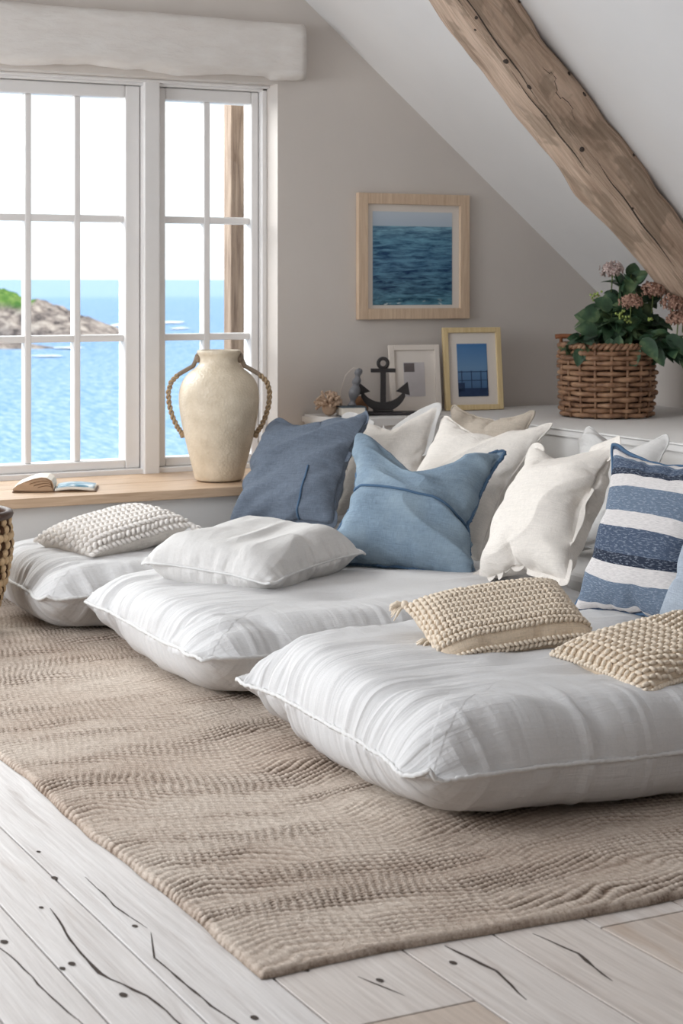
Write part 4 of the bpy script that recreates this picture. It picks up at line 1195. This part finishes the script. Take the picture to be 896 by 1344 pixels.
# ------------------------------------------------------------------ flower basket on the counter
fb = thing('flower_basket', 'brown wicker basket of leafy plants with dusty pink flower heads on the counter', 'flower basket', (4.18, 5.83, CZ)); fb.scale = (.96, .96, .96)
HB, RB = .285, .190
def rad(z): return RB*(.94+.06*(z/HB)) + .006*math.sin(PI*z/HB)
NS = 18
mb = MB()
rowsB = 13
for r in range(rowsB):
    z = .014+(HB-.03)*(r/(rowsB-1))+.002*math.sin(r*5.1); path = []
    for k in range(NS*6):
        a = 2*PI*k/(NS*6); off = .0105*math.cos(NS/2*a+(PI if r % 2 else 0))
        zz = z+.003*mnoise.noise(Vector((math.cos(a)*2, math.sin(a)*2, r*3.1)))
        q = rad(z)+off+.002*mnoise.noise(Vector((math.cos(a)*5, math.sin(a)*5, r*1.7)))
        path.append((q*math.cos(a), q*math.sin(a), zz))
    mb.tube(path, [.0098+.0035*mnoise.noise(Vector((k*.11, r*2.2, 0))) for k in range(NS*6)], 8, closed=True)
for k in range(NS):
    a = 2*PI*(k+.0)/NS
    mb.tube([(rad(z)*math.cos(a), rad(z)*math.sin(a), z) for z in np.linspace(.002, HB+.01, 8)], .006, 6)
mb.build('basket', MAT['wicker'], fb)
V, F = lathe([(rad(0)-.014, .002)]+[(rad(z)-.014, z) for z in np.linspace(.02, HB-.01, 6)], 40); mesh('basket_inner_shade', V, F, MAT['wicker_dark'], fb)  # dark inner cylinder painting the shade seen between the canes
mb = MB()
for q in range(2):
    path = []
    for k in range(160):
        a = 2*PI*k/160; path.append(((rad(HB)+.009*math.cos(26*a+q*PI))*math.cos(a), (rad(HB)+.009*math.cos(26*a+q*PI))*math.sin(a), HB+.008+.008*math.sin(26*a+q*PI)))
    mb.tube(path, .0085, 7, closed=True)
mb.build('rim', MAT['wicker'], fb)
lt = -rx
hp = [lt*.215+np.array([0, 0, .33]), lt*.19+np.array([0, -.0, .332]), lt*.15+np.array([0, -.02, .332]), lt*.115+np.array([0, -.04, .325]), lt*.10+np.array([0, -.06, .30])]
MB().tube(hp, .010, 8).tube([lt*.19+np.array([0, 0, .332]), lt*.193+np.array([0, 0, .25])], .007, 6).build('handle', MAT['stick'], fb)
V, F = lathe([(.001, .25), (.165, .25)], 32, False); mesh('soil', V, F, MAT['soil'], fb)
# leaves
def leaf(p, d, n, L, W, bend=.25):
    d = d/np.linalg.norm(d); s = np.cross(d, n); s /= np.linalg.norm(s)+1e-9; n = np.cross(s, d)
    V = []; F = []; m = 8
    for i in range(m+1):
        f = i/m; w_ = W*(math.sin(PI*f**.8)**.75)*(1-.15*f)
        c = p+d*L*f-n*bend*L*f*f
        for q, k in ((-1, .12), (-.5, .02), (0, -.0), (.5, .02), (1, .12)):
            V.append(c+s*w_*q+n*W*k*2*(w_/W if W else 0))
    for i in range(m):
        for q in range(4):
            a = i*5+q; F.append((a, a+1, a+6, a+5))
    return V, F
rs = np.random.RandomState(5)
lv = MB(); sm = MB()
right = rx; fwd = np.array([-.4564, -.8897, 0])     # towards the viewer's side of the basket
upv = np.array([0, 0, 1.])
def PT(x, z, y=0): return right*x+upv*z+fwd*y
stems = []
for k in range(34):
    x = rs.uniform(-.14, .30); hgt = (.30+.29*math.exp(-((x-.08)/.13)**2))*rs.uniform(.72, 1.0)
    y = rs.uniform(-.06, .13)
    tip = PT(x*1.05, hgt, y); root_ = PT(np.clip(x, -.14, .14)*.6, .24, y*.5)
    mid = (root_+tip)/2+PT(x*.1, .03, 0)
    sm.tube([root_, mid, tip], [.0035, .003, .002], 5)
    stems.append((root_, mid, tip))
    for f in (.35, .5, .65, .8, .92, 1.0):
        b0 = (1-f)**2*root_+2*f*(1-f)*mid+f*f*tip
        for s2 in range(2):
            d = rs.normal(0, 1, 3); d[2] = d[2]*.5-.05; d += fwd*.35+right*x*1.5
            nrm = upv+rs.normal(0, .45, 3)+fwd*.5
            lv.add(*leaf(b0, d, nrm, rs.uniform(.055, .095), rs.uniform(.022, .036), rs.uniform(.1, .5)))
# big drooping leaves over the rim
for x, z, dx, dz, L, W in ((-.01, .33, -.05, -.8, .12, .030), (.03, .34, -.3, -1, .14, .026), (.07, .31, .1, -.8, .11, .04), (.12, .33, .4, -.6, .11, .036), (.16, .30, .5, -.9, .1, .03), (.22, .34, .8, -.7, .1, .032), (.26, .33, .6, -1, .1, .03), (-.10, .30, -.1, -1, .08, .026), (-.13, .29, -.2, -1, .08, .028), (-.06, .36, -.9, .1, .1, .035), (-.05, .42, -1, .1, .1, .036), (0, .45, -.8, .4, .09, .034), (.30, .36, 1, -.5, .1, .03)):
    p0 = PT(x, z, .15); lv.add(*leaf(p0, right*dx+upv*dz+fwd*.35, fwd+upv*.3, L, W, .15))
lv.build('foliage', MAT['leaf'], fb); sm.build('stems', MAT['stem'], fb)
def head(c, r, mat, n=46):
    mb = MB()
    for k in range(n):
        z = 1-1.55*(k+.5)/n; a = k*2.399963; q = math.sqrt(max(0, 1-z*z))
        d = np.array([q*math.cos(a)*1.15, q*math.sin(a)*1.15, z*.8])*rs.uniform(.62, 1.22)
        p = c+d*r; u_ = d/np.linalg.norm(d); s1 = np.cross(u_, [.3, .2, .9]); s1 /= np.linalg.norm(s1); s2 = np.cross(u_, s1)
        e0 = rs.uniform(.75, 1.25)
        for m in range(4):
            an_ = m*PI/2+rs.rand(); e = s1*math.cos(an_)+s2*math.sin(an_)
            f_ = np.cross(u_, e)
            mb.add(*ellipsoid(p+e*.0065*e0, [e*.0070*e0+u_*.002, f_*.0048*e0, u_*.0020], 6, 4))
    mb.add(*ellipsoid(c, np.eye(3)*r*.5, 8, 5))
    return mb.build('flower_head', mat, fb)
for x, z, y, r, mt in ((.015, .605, .05, .040, 'petal_pale'), (.075, .475, .15, .036, 'petal'), (.17, .52, .12, .040, 'petal'), (.245, .47, .15, .042, 'petal'), (.262, .405, .17, .036, 'petal'), (.30, .44, .10, .04, 'petal'), (.22, .545, .05, .03, 'petal_pale')):
    c = PT(x, z, y); head(c, r, MAT[mt])
    MB().tube([c-upv*r*.5, c-upv*.09-fwd*.03], .0028, 5).build('flower_stem', MAT['stem'], fb)
mb = MB()
for x, z in ((-.075, .50), (-.06, .505), (.03, .42), (.045, .43), (.06, .40), (.15, .40)):
    for k in range(7):
        q = PT(x, z, .15)+rs.normal(0, .009, 3); mb.add(*ellipsoid(q, np.eye(3)*.0055, 6, 4))
mb.build('buds', MAT['bud'], fb)['kind'] = 'stuff'

# ------------------------------------------------------------------ woven floor basket at the left edge
lb = thing('floor_basket', 'tan seagrass basket with dark dashes, at the left edge on the rug', 'basket', (1.462, 5.47, .0165))
bl = MB(); rows = 15; per = 40; H2 = .36
def rb(z): f = z/H2; return .098+.072*math.sin(min(1, f*1.15)*PI*.5)-.02*max(0, f-.75)*2
for r in range(rows):
    z = .016+(H2-.03)*r/(rows-1)
    for k in range(per):
        a = 2*PI*(k+.5*(r % 2))/per; q = rb(z); n = np.array([math.cos(a), math.sin(a), 0]); t = np.array([-math.sin(a), math.cos(a), 0])
        dark = (r % 3 != 0) and (k % 2 == 0)
        bl.add(*ellipsoid(n*(q-(.003 if dark else 0))+np.array([0, 0, z]), [t*q*PI/per*1.15, np.array([0, 0, .0145]), n*.009], 8, 5), 1 if dark else 0)
V, F = lathe([(rb(z)-.004, z) for z in np.linspace(.002, H2, 12)], 40)
bl.add([np.array(v) for v in V], F, 0)
bl.build('basket_body', None, lb, True, [MAT['seagrass'], MAT['seagrass_dark']])
MB().tube([(rb(H2)*math.cos(a)*1.0, rb(H2)*math.sin(a), H2+.005) for a in np.linspace(0, 2*PI, 48, endpoint=False)], .014, 8, closed=True).build('rim', MAT['rim_dark'], lb)

# ------------------------------------------------------------------ outside
po = boxes('wooden_post', [(3.05, 3.125, 6.98, 7.06, -2.5, 2.5)], MAT['post'], None, .006)
tag(po, 'weathered wooden post outside the right window sash', 'post')
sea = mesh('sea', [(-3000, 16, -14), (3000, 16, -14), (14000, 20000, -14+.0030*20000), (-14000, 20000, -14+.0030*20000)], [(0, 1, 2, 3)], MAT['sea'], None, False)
tag(sea, 'bright blue sea seen through the window', 'sea', kind='stuff')
fw_ = np.array([.4564, .8897, 0])
def outp(x, Y): return fw_*Y+rx*((x-448)/2335*Y)
def headland(name, label, Y, x0, x1, ztop, depth, seed, grass, hp_=(2.2, .75)):
    n, m = 140, 50
    V = []; F = []; gr = []
    for i in range(n+1):
        fx = i/n; x = x0+(x1-x0)*fx
        for j in range(m+1):
            fy = j/m; yy = Y+depth*(fy-.35)
            p = outp(x, Y)+fw_*depth*(fy-.35)
            zs = -14+.0030*p[1]-.6
            prof = math.sin(PI*fy)**.55*(min(1, (1-fx)*hp_[0])**hp_[1])*min(1, (fx+.02)*12)
            q = Vector((p[0]*.11+seed, p[1]*.11, 0))
            nz = mnoise.fractal(q, 1.0, 2.1, 5)
            rid = abs(mnoise.noise(q*2.2+Vector((9, 2, 0))))
            h = ztop*prof*(.86+.22*nz)-rid*ztop*.18*prof
            V.append((p[0], p[1], zs+max(h, -.5))); gr.append(min(1, max(0, (h/ztop-.36+.12*nz)*9))*grass*(1 if fx < .80 else 0))
    for i in range(n):
        for j in range(m): a = i*(m+1)+j; F.append((a, a+m+1, a+m+2, a+1))
    o = mesh(name, V, F, MAT['headland'], None, True)
    at = o.data.attributes.new('grass', 'FLOAT', 'POINT'); at.data.foreach_set('value', np.array(gr, np.float32))
    return tag(o, label, 'headland' if grass else 'rocks')
headland('headland', 'rocky headland with a green grassy top across the water', 475, -420, 160, 20.5, 46, 2.0, 1)
headland('rocks', 'low dark rocks in the sea below the headland', 385, -220, 82, 4.0, 16, 8.0, 0)
fo = MB(); rs = np.random.RandomState(4)
for (x, y, wd, hh) in ((152, 428, 18, 5), (128, 441, 34, 2), (90, 458, 40, 2), (226, 424, 34, 2.5), (236, 432, 22, 2), (60, 469, 50, 1.5), (140, 437, 20, 2)):
    Y = 15.1/((y-372)/2335+.0030*.89)
    c = outp(x, Y); sx_ = wd/2335*Y/2; sy_ = hh/2335*Y*Y/15.1/2
    pts = []
    for k in range(28):
        a = 2*PI*k/28; r = 1+.45*mnoise.noise(Vector((math.cos(a)*2, math.sin(a)*2, x)))
        p = c+rx*sx_*r*math.cos(a)+fw_*sy_*r*math.sin(a); pts.append((p[0], p[1], -14+.0030*p[1]+.25))
    fo.add(pts, [tuple(range(28))])
tag(fo.build('sea_foam', MAT['foam'], None, False), 'white surf around the rocks', 'surf', kind='stuff')

# ------------------------------------------------------------------ light
wd = bpy.data.worlds.new('sky'); SC.world = wd; wd.use_nodes = True
nt = wd.node_tree; bg = nt.nodes['Background']
tc = nt.nodes.new('ShaderNodeTexCoord'); sx = nt.nodes.new('ShaderNodeSeparateXYZ'); cr = nt.nodes.new('ShaderNodeValToRGB')
nt.links.new(tc.outputs['Generated'], sx.inputs[0]); nt.links.new(sx.outputs['Z'], cr.inputs[0]); nt.links.new(cr.outputs[0], bg.inputs[0])
cr.color_ramp.elements[0].position = .0; cr.color_ramp.elements[0].color = (.86, .94, 1.0, 1)
cr.color_ramp.elements[1].position = .12; cr.color_ramp.elements[1].color = (1.0, 1.0, 1.0, 1)
e = cr.color_ramp.elements.new(.7); e.color = (.80, .90, 1.0, 1)
bg.inputs[1].default_value = 1.5

def area(name, loc, target, sx_, sy_, power, col):
    l = bpy.data.lights.new(name, 'AREA'); l.shape = 'RECTANGLE'; l.size = sx_; l.size_y = sy_; l.energy = power; l.color = col
    o = bpy.data.objects.new(name, l); COL.objects.link(o); o.location = loc
    o.rotation_euler = (Vector(target)-Vector(loc)).to_track_quat('-Z', 'Y').to_euler(); return o
k_ = area('left_window_light', (-1.34, 4.7, 1.6), (1.6, 3.2, .0), 2.2, 1.5, 92, (.90, .95, 1.0)); k_.data.spread = D(165)
area('window_light', (1.3, 7.9, 2.3), (2.2, 4.8, .2), 2.2, 1.4, 215, (.97, .97, .97))
sn = bpy.data.lights.new('sun', 'SUN'); sn.energy = 2.2; sn.angle = .02; sn.color = (1, .95, .88)
so = bpy.data.objects.new('sun', sn); COL.objects.link(so)
so.rotation_euler = (Vector((0, 0, 0))-Vector((.75, -.55, .62))).to_track_quat('-Z', 'Y').to_euler()

# ------------------------------------------------------------------ camera
cam = bpy.data.cameras.new('camera'); co = bpy.data.objects.new('camera', cam); COL.objects.link(co)
co.location = (0, 0, 1.1); co.rotation_euler = (PI/2, 0, -math.atan2(.4564, .8897))
cam.sensor_fit = 'VERTICAL'; cam.sensor_height = 36; cam.sensor_width = 24; cam.lens = 2335/1344*36
cam.shift_y = -300/1344
cam.clip_end = 40000
cam.dof.use_dof = True; cam.dof.focus_distance = 4.6; cam.dof.aperture_fstop = 8.5
SC.camera = co
SC.view_settings.view_transform = 'Standard'
SC.view_settings.look = 'None'
SC.view_settings.exposure = 0.1
